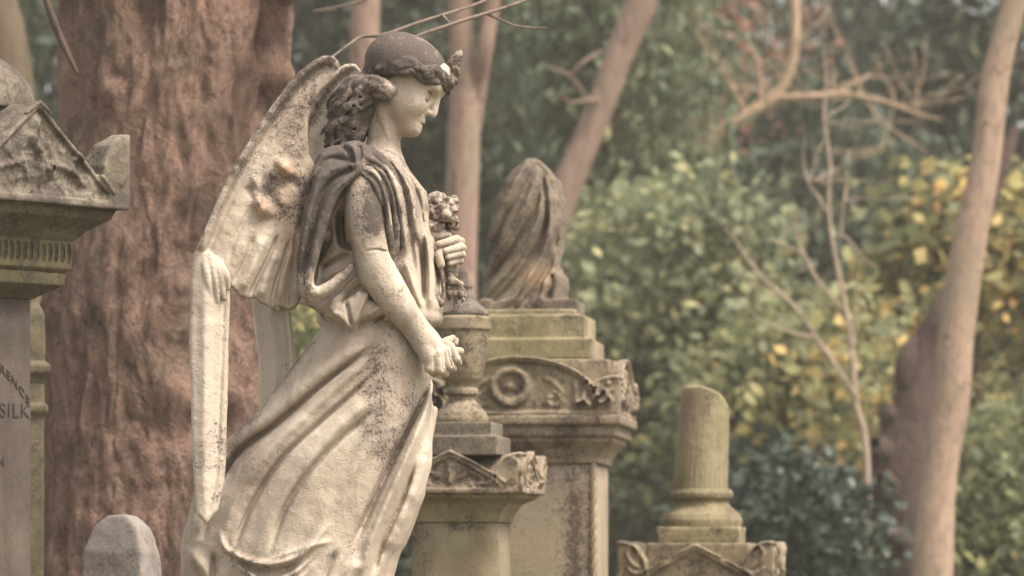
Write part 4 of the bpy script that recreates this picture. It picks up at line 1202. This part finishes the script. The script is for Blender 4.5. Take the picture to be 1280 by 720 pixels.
B_TAN = bark_mat('tan_bark', (.37, .265, .175), (.28, .195, .13), (.10, .072, .055), (.22, .18, .11), 1.4, .2, .5, .01)
B_OLIVE = bark_mat('olive_bark', (.25, .19, .12), (.18, .15, .085), (.08, .07, .05), (.15, .15, .07), 1.0, .2, .5, .01)
B_BROWN = bark_mat('brown_bark', (.20, .13, .10), (.14, .095, .075), (.05, .04, .032), None, 1.2, .5, .8, .02)

def pp(l):
    """[(px, py, dist, radius px)] -> [(Vector, radius m)]"""
    return [(P(x, y, d), r*d/FPX) for x, y, d, r in l]

# ---------------------------------------------------------------- the great trunk behind the angel
def build_big_tree():
    D = 15.2; k = D/FPX
    base = P(200, 720+EYE/k, D)
    root = empty('old_tree', (base.x, base.y, 0), 'massive old tree with shaggy reddish bark directly behind the angel', 'tree')
    nz, na = 620, 420
    z = np.linspace(-.1, 6.6, nz)
    v = 720-(z-EYE)/k
    left = np.interp(v, [-1100, -400, 0, 60, 130, 250, 400, 520, 600, 720, 900, 1300], [110, 88, 76, 78, 80, 74, 60, 64, 60, 52, 30, -50])
    right = np.interp(v, [-1100, -400, -60, 0, 40, 100, 160, 230, 400, 560, 720, 900, 1300], [290, 330, 352, 347, 349, 351, 340, 334, 326, 330, 342, 366, 440])
    cx = (left+right)/2; r = (right-left)/2*k
    th = np.linspace(0, 2*math.pi, na, endpoint=False)
    T, Z = np.meshgrid(th, z)
    R = np.repeat(r[:, None], na, 1)
    ux, uy = np.cos(T), np.sin(T)
    # twisted fibrous strips
    tw = T+.16*Z+1.0*fbm(ux*1.2, uy*1.2, Z, .55, 3, 5.0)
    sx, sy = np.cos(tw), np.sin(tw)
    strip = fbm(sx*1.0, sy*1.0, Z*.6, .24, 4, 1.0)
    fine = 1-np.abs(fbm(sx, sy, Z*.7, .085, 4, 3.0))*2.2
    lump = fbm(ux, uy, Z*.75, .62, 3, 8.0)
    burr = fbm(ux, uy, Z*.9, .16, 4, 4.0)
    plate = 1-np.abs(fbm(ux+.2*strip, uy, Z*.8, .20, 3, 9.0))*3
    flake = np.maximum(fbm(sx*1.1, sy*1.1, Z*.9, .30, 3, 6.0), 0)
    vert = np.clip(.4+1.6*fbm(ux, uy, Z, 1.1, 2, 2.0), 0, 1)
    R = R*(1+.045*lump)+.020*strip+.006*fine*(1.15-vert)+.018*burr+.036*flake+.010*plate
    # swellings and an open knot on the right flank under the limb
    def blob(ang, zz, ra, rz, h):
        d = np.angle(np.exp(1j*(T-ang)))
        return h*np.exp(-(d/ra)**2-((Z-zz)/rz)**2)
    zk = lambda py: EYE+(720-py)*k
    R += blob(-.25, zk(40), .30, .16, .045)-blob(-.42, zk(60), .16, .10, .10)-blob(-.36, zk(128), .17, .07, .08)+blob(-.15, zk(100), .2, .05, .03)
    R -= blob(-2.0, zk(110), .07, .03, .04); R += blob(-2.0, zk(120), .12, .05, .025)
    R -= blob(-1.0, zk(540), .2, .06, .06); R += blob(-1.15, zk(500), .5, .08, .04); R -= blob(-1.75, zk(40), .12, .16, .035)
    V = np.stack([(cx[:, None]-200)*k+ux*R, uy*R*.95, Z], -1).reshape(-1, 3)
    i = np.arange(nz-1)[:, None]*na; j = np.arange(na)[None, :]; j2 = (j+1) % na
    Q = np.stack([i+j, i+j2, i+na+j2, i+na+j], -1).reshape(-1, 4)
    mesh_np('trunk', V, Q, B_RED, root)
    og = (base.x, base.y, 0)
    # limbs above, and the bare twigs that hang down past the angel's head
    for pth in ([pp([(300, 40, 15.2, 40), (352, -24, 15.1, 30), (420, -70, 14.8, 24), (520, -110, 14.4, 19), (640, -84, 14, 12), (720, -40, 13.5, 8)]),
          pp([(210, -900, 15.2, 70), (150, -1150, 15.2, 52), (60, -1500, 15.4, 30)]), pp([(230, -880, 15.2, 64), (330, -1150, 15.6, 46), (440, -1500, 16.1, 26)])]): loft([pth], 'limb', B_RED, root, 20, .12, .2, 2.0, og, .1)
    for pth in ([pp([(706, -46, 13.5, 4), (682, -14, 13.45, 3.0), (657, 0, 13.4, 2.4), (623, 12, 13.35, 2.2), (590, 22, 13.3, 2.2), (553, 34, 13.25, 2.1), (520, 46, 13.2, 1.9), (495, 62, 13.2, 1.4)]),
          pp([(660, -36, 13.8, 3.4), (630, -14, 13.6, 2.4), (603, 2, 13.45, 1.9), (575, 12, 13.35, 1.8), (549, 20, 13.3, 2.0), (515, 31, 13.25, 1.9), (479, 43.6, 13.2, 2.1), (452, 46, 13.2, 2.1), (436, 56, 13.15, 1.7), (413, 73, 13.1, 1.5), (404, 80, 13.1, .9)])]):
        loft([pth], 'twig', B_TWIG, root, 8, .22, .05, 5.0, og, .2)
    for pth in ([pp([(610, 18, 13.34, 1.7), (630, 27, 13.4, 1.4), (650, 33, 13.5, 1.3), (684, 35, 13.6, .8)]), pp([(553, 19, 13.3, 1.9), (560, 27, 13.28, 1.4), (566, 29, 13.27, .8)]), pp([(420, 12, 14.9, 1.4), (390, 14, 14.9, 1.6), (445, 4, 14.9, 1.5), (470, -8, 14.9, 1.8)])]):
        loft([pth], 'twig', B_TWIG, root, 8, .2, .05, 6.0, og, .2)
    loft([pp([(40, -60, 14.72, 5), (58, 0, 14.72, 4.5), (70, 34, 14.72, 4.6), (84, 66, 14.72, 4), (96, 90, 14.72, 2.5)])], 'twig', B_DARKTWIG, root, 8, .2, .05, 6.0, og, .2)
build_big_tree()

# ---------------------------------------------------------------- other trunks
def bare_tree(name, label, paths, mat, rough=.07, seed=1.0, lump=0.0, cat='tree', nsize=.35):
    b = paths[0][0]
    p0 = P(b[0], b[1], b[2])
    root = empty(name, (p0.x, p0.y, 0), label, cat)
    loft([pp(paths[0])], 'trunk', mat, root, 22, rough, nsize, seed, (p0.x, p0.y, 0), lump)
    for i, l in enumerate(paths[1:]):
        loft([pp(l)], 'branch', mat, root, 10, rough, nsize, seed+i, (p0.x, p0.y, 0), lump)
    return root

bare_tree('straight_tree', 'slim straight pinkish trunk rising just behind the angel\'s head and wing tip', [[(452, 1070, 28, 27), (454, 600, 28, 22), (456, 90, 28, 19), (457, -200, 28, 18), (470, -900, 28, 12), (478, -1500, 28, 5)],
          [(458, -300, 28, 9), (520, -480, 28.5, 6), (600, -620, 29, 3)]], B_PINK, seed=1)
bare_tree('forked_tree', 'pinkish trunk forking into two stems to the right of the angel\'s head', [[(566, 1110, 27, 30), (571, 500, 27, 24), (574, 330, 27, 21.5), (579, 190, 27, 20.5), (580, 110, 27, 19), (576, 40, 27, 15.5), (574, -60, 27, 14.5), (566, -700, 27, 9), (560, -1300, 27, 4)],
          [(581, 230, 27, 11), (596, 120, 27, 11.5), (606, 60, 26.9, 10.5), (619, -10, 26.9, 9.5), (648, -150, 26.8, 8), (720, -500, 26.6, 4)]], B_PINK, seed=2)
bare_tree('leaning_tree', 'pinkish trunk leaning to the right behind the draped urn', [[(540, 1010, 30, 34), (610, 560, 30, 27), (668, 350, 30, 22), (700, 254, 30, 19.5), (724, 198, 30, 18.5), (752, 130, 30, 18), (777, 62, 30, 18.5), (806, -10, 30, 20), (850, -160, 30, 17), (960, -600, 30, 9)],
          [(742, 140, 30, 3.4), (726, 112, 29.8, 2.2), (708, 92, 29.7, 1.6), (684, 84, 29.6, .9)], [(752, 128, 30, 3), (738, 124, 29.8, 2), (716, 128, 29.7, 1.4), (694, 116, 29.6, .8)], [(716, 92, 29.7, 1.6), (728, 78, 29.7, 1.5), (748, 66, 29.8, 1.4), (758, 62, 29.8, .8)]], B_PINK, seed=3)
bare_tree('pale_tree', 'pale olive leaning trunk at the top left corner', [[(30, 1150, 23, 46), (24, 500, 23, 40), (16, 220, 23, 36), (2, 60, 23, 34), (-22, -40, 23, 30), (-90, -300, 23, 22), (-160, -900, 23, 8)]], bark_mat('olive_brown_bark', (.105, .078, .052), (.075, .057, .038), (.04, .033, .024), (.075, .075, .035), 1.0, .2, .5, .01), seed=4)
bare_tree('slanting_tree', 'long pale brown trunk slanting to the right at the right edge', [[(1158, 1110, 24, 34), (1166, 710, 24, 24.5), (1173, 600, 24, 22), (1189, 500, 24, 22.5), (1197, 400, 24, 21.5), (1212, 300, 24, 21.5), (1232, 200, 24, 20), (1244, 100, 24, 19), (1268, 0, 24, 17), (1300, -160, 24, 15), (1400, -700, 24, 8)]], bark_mat('pinkish_brown_bark', (.33, .24, .175), (.245, .172, .128), (.085, .06, .048), (.21, .175, .12), 1.3, .45, .9, .015), .14, 5, .10)

bare_tree('gnarled_tree', 'dark gnarled burly trunk tucked behind the slanting trunk at right', [[(1146, 1060, 26.5, 58), (1138, 720, 26.5, 42), (1133, 640, 26.5, 46), (1131, 575, 26.5, 45), (1143, 525, 26.5, 35), (1152, 470, 26.5, 28), (1163, 425, 26.5, 24), (1184, 380, 26.5, 20), (1217, 300, 26.8, 13), (1270, 160, 27, 7)],
          [(1112, 572, 26.45, 24), (1099, 560, 26.35, 17), (1094, 553, 26.3, 8)], [(1124, 536, 26.5, 20), (1113, 520, 26.45, 16), (1112, 505, 26.45, 9)], [(1112, 615, 26.4, 22), (1103, 604, 26.3, 16), (1100, 598, 26.25, 8)],
          [(1146, 500, 26.5, 18), (1134, 474, 26.45, 15), (1136, 446, 26.45, 13), (1150, 424, 26.5, 9)], [(1124, 676, 26.3, 16), (1114, 668, 26.2, 11), (1110, 662, 26.18, 5)]], bark_mat('gnarled_bark', (.092, .064, .052), (.06, .042, .035), (.026, .02, .018), None, 1.0, .7, 1.0, .03), .24, 6, .30)
rnd = random.Random(21)
def twigs(start, n, L, r, d, spread=1.2, up=-.4):
    """crooked bare twigs around a point, px units"""
    out = []
    for i in range(n):
        a = rnd.uniform(0, 2*math.pi); x, y = start; dd = d
        pts = [(x, y, dd, r)]
        dx, dy = math.cos(a), math.sin(a)*.7+up
        m = 5
        for j in range(m):
            x += dx*L/m*rnd.uniform(.6, 1.3); y += dy*L/m*rnd.uniform(.6, 1.3); dd += rnd.uniform(-.12, .12)
            dx += rnd.uniform(-.5, .5)*spread*.5; dy += rnd.uniform(-.5, .5)*spread*.5
            pts.append((x, y, dd, max(r*(1-(j+1)/m*.85), .5)))
        out.append(pts)
    return out
bough = [[(820, 1080, 33, 18), (826, 600, 33, 15), (832, 400, 33, 13), (842, 290, 33, 11.5), (860, 214, 33, 10), (884, 180, 33, 10), (906, 160, 33, 9.2), (936, 142, 33, 8.4), (962, 126, 33, 8.2), (980, 104, 33, 7.6), (990, 74, 33, 7), (994, 30, 33, 6.6), (993, -20, 33, 6.2), (1000, -160, 33, 4.5), (1030, -400, 33, 2)],
         [(966, 123, 33, 5), (1008, 121, 32.9, 4.2), (1050, 118, 32.9, 3.8), (1078, 121, 32.8, 3), (1112, 129, 32.8, 2.4), (1150, 143, 32.7, 1.6), (1180, 150, 32.7, .8)],
         [(932, 144, 33, 3.2), (916, 112, 32.9, 2.8), (884, 62, 32.9, 2.4), (846, 12, 32.8, 2.2), (820, -40, 32.8, 1.4)], [(951, 133, 33, 4), (950, 100, 33, 3.4), (947, 76, 33, 2.4), (934, 52, 33, 1.6), (930, 20, 33, 1)],
         [(1050, 118, 32.9, 2.2), (1068, 104, 32.9, 1.8), (1090, 96, 32.9, 1.2), (1120, 98, 32.9, .7)], [(1080, 121, 32.8, 2), (1100, 150, 32.8, 1.6), (1130, 172, 32.8, 1.2), (1160, 190, 32.8, .7)]]
for c in ((950, 80), (1040, 120), (1080, 125), (1120, 135), (985, 90), (920, 110), (1000, 122), (1150, 150), (1100, 190)):
    bough += twigs(c, 4, 110, 1.1, 33)
bare_tree('crooked_tree', 'bare pale tan crooked tree with an elbow bend and one long level branch', bough, B_TAN, .10, 7, .06)
sap = [[(1082, 1080, 25.2, 12), (1084, 640, 25.2, 8.5), (1080, 545, 25.2, 7), (1070, 505, 25.2, 6), (1066, 450, 25.2, 5.4), (1057, 386, 25.2, 5), (1045, 326, 25.2, 4.6), (1036, 266, 25.2, 4.2), (1037, 200, 25.2, 3.6), (1030, 150, 25.2, 3), (1033, 96, 25.2, 2.2), (1026, 40, 25.2, 1.2)],
       [(1035, 268, 25.2, 3), (1024, 248, 25.2, 2.8), (1010, 228, 25.2, 2.2), (1004, 200, 25.2, 1.4), (1006, 170, 25.2, .8)], [(1054, 388, 25.2, 4), (1026, 356, 25.1, 3.6), (1002, 312, 25.1, 3), (993, 276, 25.1, 2.2), (990, 250, 25.1, 1)],
       [(1072, 500, 25.2, 4.8), (1050, 466, 25.1, 4.2), (1020, 422, 25.1, 4), (990, 380, 25, 3.6), (950, 345, 25, 3), (926, 310, 25, 2.2), (906, 284, 25, 1)], [(1020, 422, 25.1, 3), (984, 414, 25, 2.4), (950, 400, 25, 2), (930, 378, 25, 1)],
       [(1050, 300, 25.2, 2.6), (1052, 284, 25.2, 2.4), (1055, 250, 25.2, 2), (1060, 214, 25.2, 1)], [(1051, 290, 25.2, 2), (1064, 304, 25.2, 2), (1078, 322, 25.2, 1.6), (1100, 336, 25.2, .8)], [(1004, 318, 25.1, 2.2), (976, 304, 25, 1.8), (950, 300, 25, .9)],
       [(1062, 430, 25.2, 2.6), (1068, 396, 25.2, 2), (1080, 360, 25.2, 1.2)]]
sap = [[(a, b, c, d*.62) for a, b, c, d in l] for l in sap]
for c in ((1036, 230), (1030, 150), (1010, 228), (1057, 250), (990, 380), (950, 345), (1066, 440)):
    sap += twigs(c, 3, 80, 1.0, 25.2)
bare_tree('bare_sapling', 'thin bare sapling with several crooked stems left of the gnarled trunk', sap, bark_mat('pale_twig_bark', (.32, .25, .185), (.24, .19, .145), (.12, .095, .075), None, 1.0, .2, .4, .005), .1, 8, .05)

# ---------------------------------------------------------------- leaves
def leaf_mat(name, stops, trans=.35, rough=.55):
    m, nt, b = new_mat(name)
    c = ramp(nt, attr(nt, 'tone'), stops)
    nt.links.new(c, b.inputs['Base Color']); b.inputs['Roughness'].default_value = rough; b.inputs['Specular IOR Level'].default_value = .25
    t = nt.nodes.new('ShaderNodeBsdfTranslucent'); nt.links.new(c, t.inputs['Color'])
    mx = nt.nodes.new('ShaderNodeMixShader'); mx.inputs[0].default_value = trans
    nt.links.new(b.outputs[0], mx.inputs[1]); nt.links.new(t.outputs[0], mx.inputs[2])
    out = [n for n in nt.nodes if n.type == 'OUTPUT_MATERIAL'][0]
    nt.links.new(mx.outputs[0], out.inputs['Surface'])
    return m
L_YEW = leaf_mat('dark_evergreen_leaf', [(0, (0.033, 0.045, 0.030)), (.55, (0.065, 0.083, 0.053)), (.9, (0.112, 0.129, 0.077)), (1, (0.156, 0.163, 0.094))])
L_MID = leaf_mat('soft_green_leaf', [(0, (0.070, 0.090, 0.056)), (.5, (0.147, 0.171, 0.101)), (.85, (0.238, 0.252, 0.133)), (1, (0.364, 0.343, 0.168))])
L_LIME = leaf_mat('yellow_green_leaf', [(0, (0.085, 0.104, 0.055)), (.4, (0.208, 0.221, 0.111)), (.75, (0.351, 0.325, 0.143)), (1, (0.650, 0.442, 0.169))], .45)
L_GOLD = leaf_mat('golden_leaf', [(0, (0.096, 0.114, 0.060)), (.35, (0.228, 0.222, 0.102)), (.62, (0.408, 0.336, 0.132)), (.85, (0.600, 0.408, 0.156)), (1, (0.660, 0.360, 0.132))], .45)
L_DARK = leaf_mat('glossy_dark_leaf', [(0, (0.018, 0.029, 0.022)), (.6, (0.044, 0.062, 0.047)), (1, (0.098, 0.117, 0.078))], .2, .4)
L_RUST = leaf_mat('rusty_leaf', [(0, (.12, .07, .055)), (.6, (.24, .125, .095)), (1, (.34, .18, .12))], .4)

def leaves(name, mat, cen, rad, n, size, parent=None, clumps=120, csig=.14, aspect=2.0, gap=.0, seed=1, droop=0.0, surf=.55, origin=None, tone=(.45, .22), floor=.05, boxy=False, thin=0.0):
    """leaf faces in clumps through an ellipsoid of radii rad (m) about cen; gap>0 leaves holes"""
    g = np.random.default_rng(seed)
    cl = []
    ns = max(rad)*.45
    while len(cl) < clumps:
        p = g.normal(size=(clumps*6, 3)); p /= np.linalg.norm(p, axis=1)[:, None]
        p *= (g.random((len(p), 1))**(1/3)*(1-surf)+surf*(.72+.28*g.random((len(p), 1))))
        if boxy: p = g.uniform(-1, 1, size=(clumps*6, 3))
        w = p*np.array(rad)
        q = fbm(w[:, 0], w[:, 1], w[:, 2], ns, 3, seed*1.7)
        out = 1+.25*fbm(w[:, 0]*1.0, w[:, 1], w[:, 2], ns*.8, 2, seed*2.9)
        ok = (q > gap-.5+thin*np.clip(p[:, 2]+.25, 0, 1)) & (cen[2]+w[:, 2] > floor)
        cl.extend((w*out[:, None])[ok])
    cl = np.array(cl[:clumps])
    ct = g.normal(0, 1, clumps)
    idx = g.integers(0, clumps, n)
    off = g.normal(0, 1, (n, 3))*csig*np.array([1.15, 1.15, .8])
    if droop: off[:, 2] -= np.abs(off[:, 2])*droop*g.random(n)*2
    C = cl[idx]+off
    C[:, 2] = np.maximum(C[:, 2], floor-cen[2])
    nrm = g.normal(0, 1, (n, 3))+np.array([0, -.35, .75]); nrm /= np.linalg.norm(nrm, axis=1)[:, None]
    t = g.normal(0, 1, (n, 3)); t[:, 2] -= droop*1.6
    t -= nrm*(t*nrm).sum(1)[:, None]; t /= np.linalg.norm(t, axis=1)[:, None]+1e-9
    b = np.cross(nrm, t)
    s = size*g.uniform(.55, 1.35, n)
    Lh = t*(s*.5)[:, None]; W = b*(s*.5/aspect)[:, None]
    V = np.stack([C-Lh, C-Lh*.1+W+nrm*(s*.06)[:, None], C+Lh, C-Lh*.1-W+nrm*(s*.06)[:, None]], 1).reshape(-1, 3)+np.array(cen)
    if origin is not None: V = V-np.array(origin)
    Q = np.arange(4*n).reshape(-1, 4)
    tn = np.clip(tone[0]+tone[1]*.75*ct[idx]+tone[1]*.75*g.normal(0, 1, n), 0, 1)
    return mesh_np(name, V, Q, mat, parent, smooth=False, attrs={'tone': ('FACE', tn)})

def leafy(name, label, cat, px, py, dist, rx, ry, depth, mat, n, size, trunk=None, group=None, tr=.0, **kw):
    """a tree or shrub: stem and crown; extents in photo pixels at its distance"""
    k = dist/FPX
    c = P(px, py, dist)
    og = (c.x, c.y, 0)
    root = empty(name, og, label, cat, group=group)
    r0 = tr or max(.02, rx*k*.06)
    H = max(c.z+ry*k*.5, .4)
    rr = random.Random(int(px*3+py))
    paths = [[(Vector((0, 0, -.1)), r0*1.25), (Vector((.04, .02, H*.35)), r0), (Vector((-.03, 0, H*.7)), r0*.65), (Vector((.03, 0, H)), r0*.2)]]
    for i in range(7):
        a = rr.uniform(0, 6.3); z0 = H*rr.uniform(.15, .75); q = rr.uniform(.4, .85)
        e = Vector((math.cos(a)*rx*k*q, math.sin(a)*depth*q, min(z0+ry*k*rr.uniform(.1, .5), H)))
        paths.append([(Vector((0, 0, z0)), r0*.45), (Vector((e.x*.5, e.y*.5, z0+(e.z-z0)*.35)), r0*.32), (e, r0*.1)])
    loft(paths, 'trunk' if cat == 'tree' else 'stems', trunk or B_BROWN, root, 8, .1, .2, 1.0)
    leaves('crown' if cat == 'tree' else 'foliage', mat, (c.x, c.y, c.z), (rx*k, depth, ry*k), n, size, root, origin=og, **kw)
    return root

def build_foliage():
    # far dark evergreens closing the view
    spec = [(-60, 300, 40, 190, 640, 'tall dark evergreen filling the upper left corner behind the pale leaning trunk'),
            (330, 260, 44, 190, 680, 'dark evergreen showing between the great trunk and the raised wing'),
            (550, 300, 39, 150, 640, 'dark evergreen directly behind the angel\'s face and flowers'),
            (670, 200, 43, 170, 700, 'dark evergreen between the forked trunk and the leaning trunk'),
            (850, 200, 47, 150, 680, 'tall grey green evergreen behind the elbow of the crooked bare tree'),
            (1010, 460, 41, 150, 370, 'dark evergreen behind the thin bare sapling'),
            (1140, 330, 46, 170, 540, 'dark evergreen between the sapling and the slanting trunk, with bright sky above it'),
            (1070, 360, 52, 150, 560, 'faint far evergreen in the mist above the crooked tree\'s level branch'),
            (-420, 320, 42, 190, 620, 'dark evergreen beyond the left edge of the churchyard view'),
            (1310, 220, 43, 170, 660, 'dark evergreen at the right edge beyond the slanting trunk')]
    for i, (px, py, d, rx, ry, lab) in enumerate(spec):
        leafy('evergreen_tree', lab, 'tree', px, py, d, rx, ry, 1.5, L_YEW, 26000, .17, tr=.18, group='dark evergreens closing the view', clumps=520, csig=.26, aspect=2.4, gap=.12, seed=30+i, droop=.9, surf=.4) if i not in (4, 6, 7) else leafy('evergreen_tree', lab, 'tree', px, py, d, rx, ry, 1.0, L_YEW, 18000, .17, tr=.18, group='dark evergreens closing the view', clumps=500, csig=.18, aspect=2.4, gap=.45 if i == 7 else .33, thin=.38, seed=30+i, droop=.9, surf=.3)
    # drooping yew with paler sprays in the middle
    leafy('drooping_yew', 'soft green drooping yew between the draped urn and the broken column', 'tree', 770, 250, 33, 115, 520, .9, L_MID, 20000, .12, tr=.12, clumps=330, csig=.17, aspect=3.2, gap=.18, seed=51, droop=1.3, surf=.4, tone=(.38, .2))
    leafy('hanging_yew', 'muted green yew with hanging sprays rising above the elbow of the crooked tree', 'tree', 800, -60, 36, 110, 300, .7, L_MID, 11000, .12, tr=.12, clumps=180, csig=.18, aspect=3.2, gap=.28, seed=52, droop=1.3, surf=.3, tone=(.25, .2))
    # shrubs
    leafy('green_shrub', 'light green leafy shrub above and behind the broken column', 'shrub', 850, 375, 31, 150, 165, .8, L_MID, 5200, .105, clumps=95, csig=.16, gap=.44, seed=61, tone=(.62, .2), surf=.5, aspect=1.7)
    leafy('tangled_shrub', 'dull green tangled shrub between the tall monument and the broken column', 'shrub', 770, 650, 31, 115, 170, .7, L_MID, 9000, .09, clumps=170, csig=.13, gap=.1, seed=62, tone=(.32, .2), surf=.5, aspect=1.8)
    leafy('yellowing_shrub', 'yellow green shrub with autumn leaves right of the broken column', 'shrub', 975, 555, 29.5, 125, 150, .6, L_LIME, 5000, .11, clumps=95, csig=.14, gap=.38, seed=63, tone=(.33, .22), surf=.5, aspect=1.6)
    leafy('glossy_shrub', 'dark glossy shrub low at the foot of the gnarled trunk', 'shrub', 975, 740, 25, 100, 175, .5, L_DARK, 9000, .08, clumps=150, csig=.12, gap=.1, seed=64, tone=(.5, .22), surf=.55, aspect=1.8)
    leafy('golden_tree', 'golden leaved small tree behind the slanting trunk', 'tree', 1225, 400, 30, 140, 200, .7, L_GOLD, 4600, .13, tr=.05, clumps=85, csig=.15, gap=.46, seed=65, tone=(.34, .26), surf=.5, aspect=1.5)
    leafy('autumn_shrub', 'sparse orange and yellow shrub around the sapling\'s stems', 'shrub', 1090, 480, 28.5, 70, 120, .4, L_LIME, 900, .105, clumps=60, csig=.14, gap=.2, seed=66, tone=(.52, .30), surf=.4, aspect=1.5)
    leafy('right_shrub', 'green and yellow shrub at the bottom right corner', 'shrub', 1260, 690, 27, 90, 180, .5, L_LIME, 7000, .085, clumps=130, csig=.12, gap=.1, seed=67, tone=(.28, .2), surf=.5, aspect=1.7)
    leafy('rusty_tree', 'thin tree with faded rusty leaves behind the crooked bough', 'tree', 900, 80, 35, 120, 130, .5, L_RUST, 300, .10, tr=.04, clumps=60, csig=.16, gap=.2, seed=68, surf=.3, aspect=1.6)
    leafy('low_shrub', 'small yellow green shrub glimpsed under the far wing', 'shrub', 370, 500, 22, 70, 140, .4, L_LIME, 3500, .06, clumps=80, csig=.09, gap=.1, seed=69, tone=(.35, .22), surf=.5, aspect=1.6)
    leafy('hedge_shrub', 'dark shrub low behind the urn pedestal and the draped monument', 'shrub', 560, 760, 30, 220, 200, .6, L_YEW, 9000, .1, clumps=200, csig=.15, gap=.0, seed=70, surf=.5, aspect=1.8)
    # the wood beyond, one dark mass
    o = leaves('far_wood', L_YEW, (0, 60, 1.3), (19, 3.0, 2.0), 70000, .34, clumps=1400, csig=.42, gap=-.6, seed=90, droop=.4, boxy=True, aspect=1.8)
    tag(o, 'dark far wood reading as one mass beyond all the trees', 'wood', kind='stuff')
build_foliage()

# ---------------------------------------------------------------- ground
def build_ground():
    n = 160
    xs = np.linspace(-1, 1, n); xs = np.sign(xs)*np.abs(xs)**2.2*900
    ys = np.linspace(-1, 1, n); ys = np.sign(ys)*np.abs(ys)**2.2*900+14
    X, Y = np.meshgrid(xs, ys)
    Z = .05*fbm(X, Y, X*0, 5, 3, 2.0)*np.clip(1-np.hypot(X, Y-14)/200, 0, 1)-.03
    V = np.stack([X, Y, Z], -1).reshape(-1, 3)
    i = np.arange(n-1)[:, None]*n; j = np.arange(n-1)[None, :]
    Q = np.stack([i+j, i+j+1, i+n+j+1, i+n+j], -1).reshape(-1, 4)
    m, nt, b = new_mat('leaf_strewn_grass')
    co = wpos(nt); n1 = noise(nt, 1.2, 6, .65, co); n2 = noise(nt, 22, 5, .7, co)
    col = mixc(nt, ramp(nt, n1, [(.4, 0.0), (.62, 1.0)]), (.055, .07, .025), (.11, .085, .045))
    col = mixc(nt, ramp(nt, n2, [(.5, 0.0), (.7, .8)]), col, (.16, .10, .05))
    nt.links.new(col, b.inputs['Base Color']); b.inputs['Roughness'].default_value = .95
    bump(nt, b, n2, .8, .03)
    g = mesh_np('ground', V, Q, m); tag(g, kind='structure')
build_ground()

# ---------------------------------------------------------------- the damp autumn air
def build_haze():
    bm = bmesh.new(); g = bmesh.ops.create_cube(bm, size=1)
    for v in bm.verts:
        v.co = Vector((v.co.x*80, 34+v.co.y*84, -1.5+(v.co.z+.5)*15))
    me = bpy.data.meshes.new('haze'); bm.to_mesh(me); bm.free()
    m = bpy.data.materials.new('haze'); m.use_nodes = True; nt = m.node_tree
    for n in list(nt.nodes):
        if n.type == 'BSDF_PRINCIPLED': nt.nodes.remove(n)
    v = nt.nodes.new('ShaderNodeVolumePrincipled'); v.inputs['Color'].default_value = (1.0, .93, .82, 1); v.inputs['Density'].default_value = HAZE
    v.inputs['Anisotropy'].default_value = .2
    out = [n for n in nt.nodes if n.type == 'OUTPUT_MATERIAL'][0]
    nt.links.new(v.outputs[0], out.inputs['Volume'])
    me.materials.append(m)
    o = link(bpy.data.objects.new('haze', me)); tag(o, 'thin pale mist hanging in the air of the churchyard', 'haze', kind='stuff')
HAZE = .0014
build_haze()
# ================================================================== light, air, camera
def build_env():
    w = bpy.data.worlds.new('World'); scene.world = w; w.use_nodes = True
    nt = w.node_tree
    sky = nt.nodes.new('ShaderNodeTexSky'); sky.sky_type = 'NISHITA'; sky.sun_disc = False
    el, az = math.radians(58), math.radians(118)       # az measured from +Y towards +X
    sky.sun_elevation = el; sky.sun_rotation = az
    sky.air_density = 1.0; sky.dust_density = 4.0; sky.ozone_density = .6
    hs = nt.nodes.new('ShaderNodeHueSaturation'); hs.inputs['Saturation'].default_value = .38      # veiled autumn sky
    nt.links.new(sky.outputs[0], hs.inputs['Color'])
    wm = nt.nodes.new('ShaderNodeMix'); wm.data_type = 'RGBA'; wm.blend_type = 'MULTIPLY'; wm.inputs[0].default_value = 1.0
    wm.inputs[7].default_value = (1.0, .945, .885, 1)
    nt.links.new(hs.outputs[0], wm.inputs[6])
    nt.links.new(wm.outputs[2], nt.nodes['Background'].inputs[0])
    nt.nodes['Background'].inputs[1].default_value = .12
    L = bpy.data.lights.new('sun', 'SUN'); L.energy = 1.5; L.angle = math.radians(20); L.color = (1.0, .92, .82)
    o = bpy.data.objects.new('sun', L); link(o)
    d = Vector((math.sin(az)*math.cos(el), math.cos(az)*math.cos(el), math.sin(el)))
    o.rotation_euler = d.to_track_quat('Z', 'Y').to_euler()
    o.location = d*30
    cam = bpy.data.cameras.new('camera'); co = bpy.data.objects.new('camera', cam); link(co)
    co.location = (0, 0, EYE); co.rotation_euler = (math.radians(90), 0, 0)
    cam.sensor_width = 36; cam.lens = 36*FPX/1280
    cam.shift_y = 360/1280
    cam.clip_end = 2000; cam.clip_start = .1
    cam.dof.use_dof = True; cam.dof.focus_distance = 11.85; cam.dof.aperture_fstop = 5.4
    scene.camera = co
    scene.render.engine = 'CYCLES'
    scene.cycles.use_denoising = True
    scene.cycles.max_bounces = 6
    scene.cycles.volume_bounces = 0
    scene.cycles.transparent_max_bounces = 8
    scene.view_settings.view_transform = 'Standard'
    scene.view_settings.look = 'None'
    scene.view_settings.gamma = 1
    scene.view_settings.exposure = EXPOSURE
    scene.view_settings.use_curve_mapping = False
EXPOSURE = 1.85
build_env()
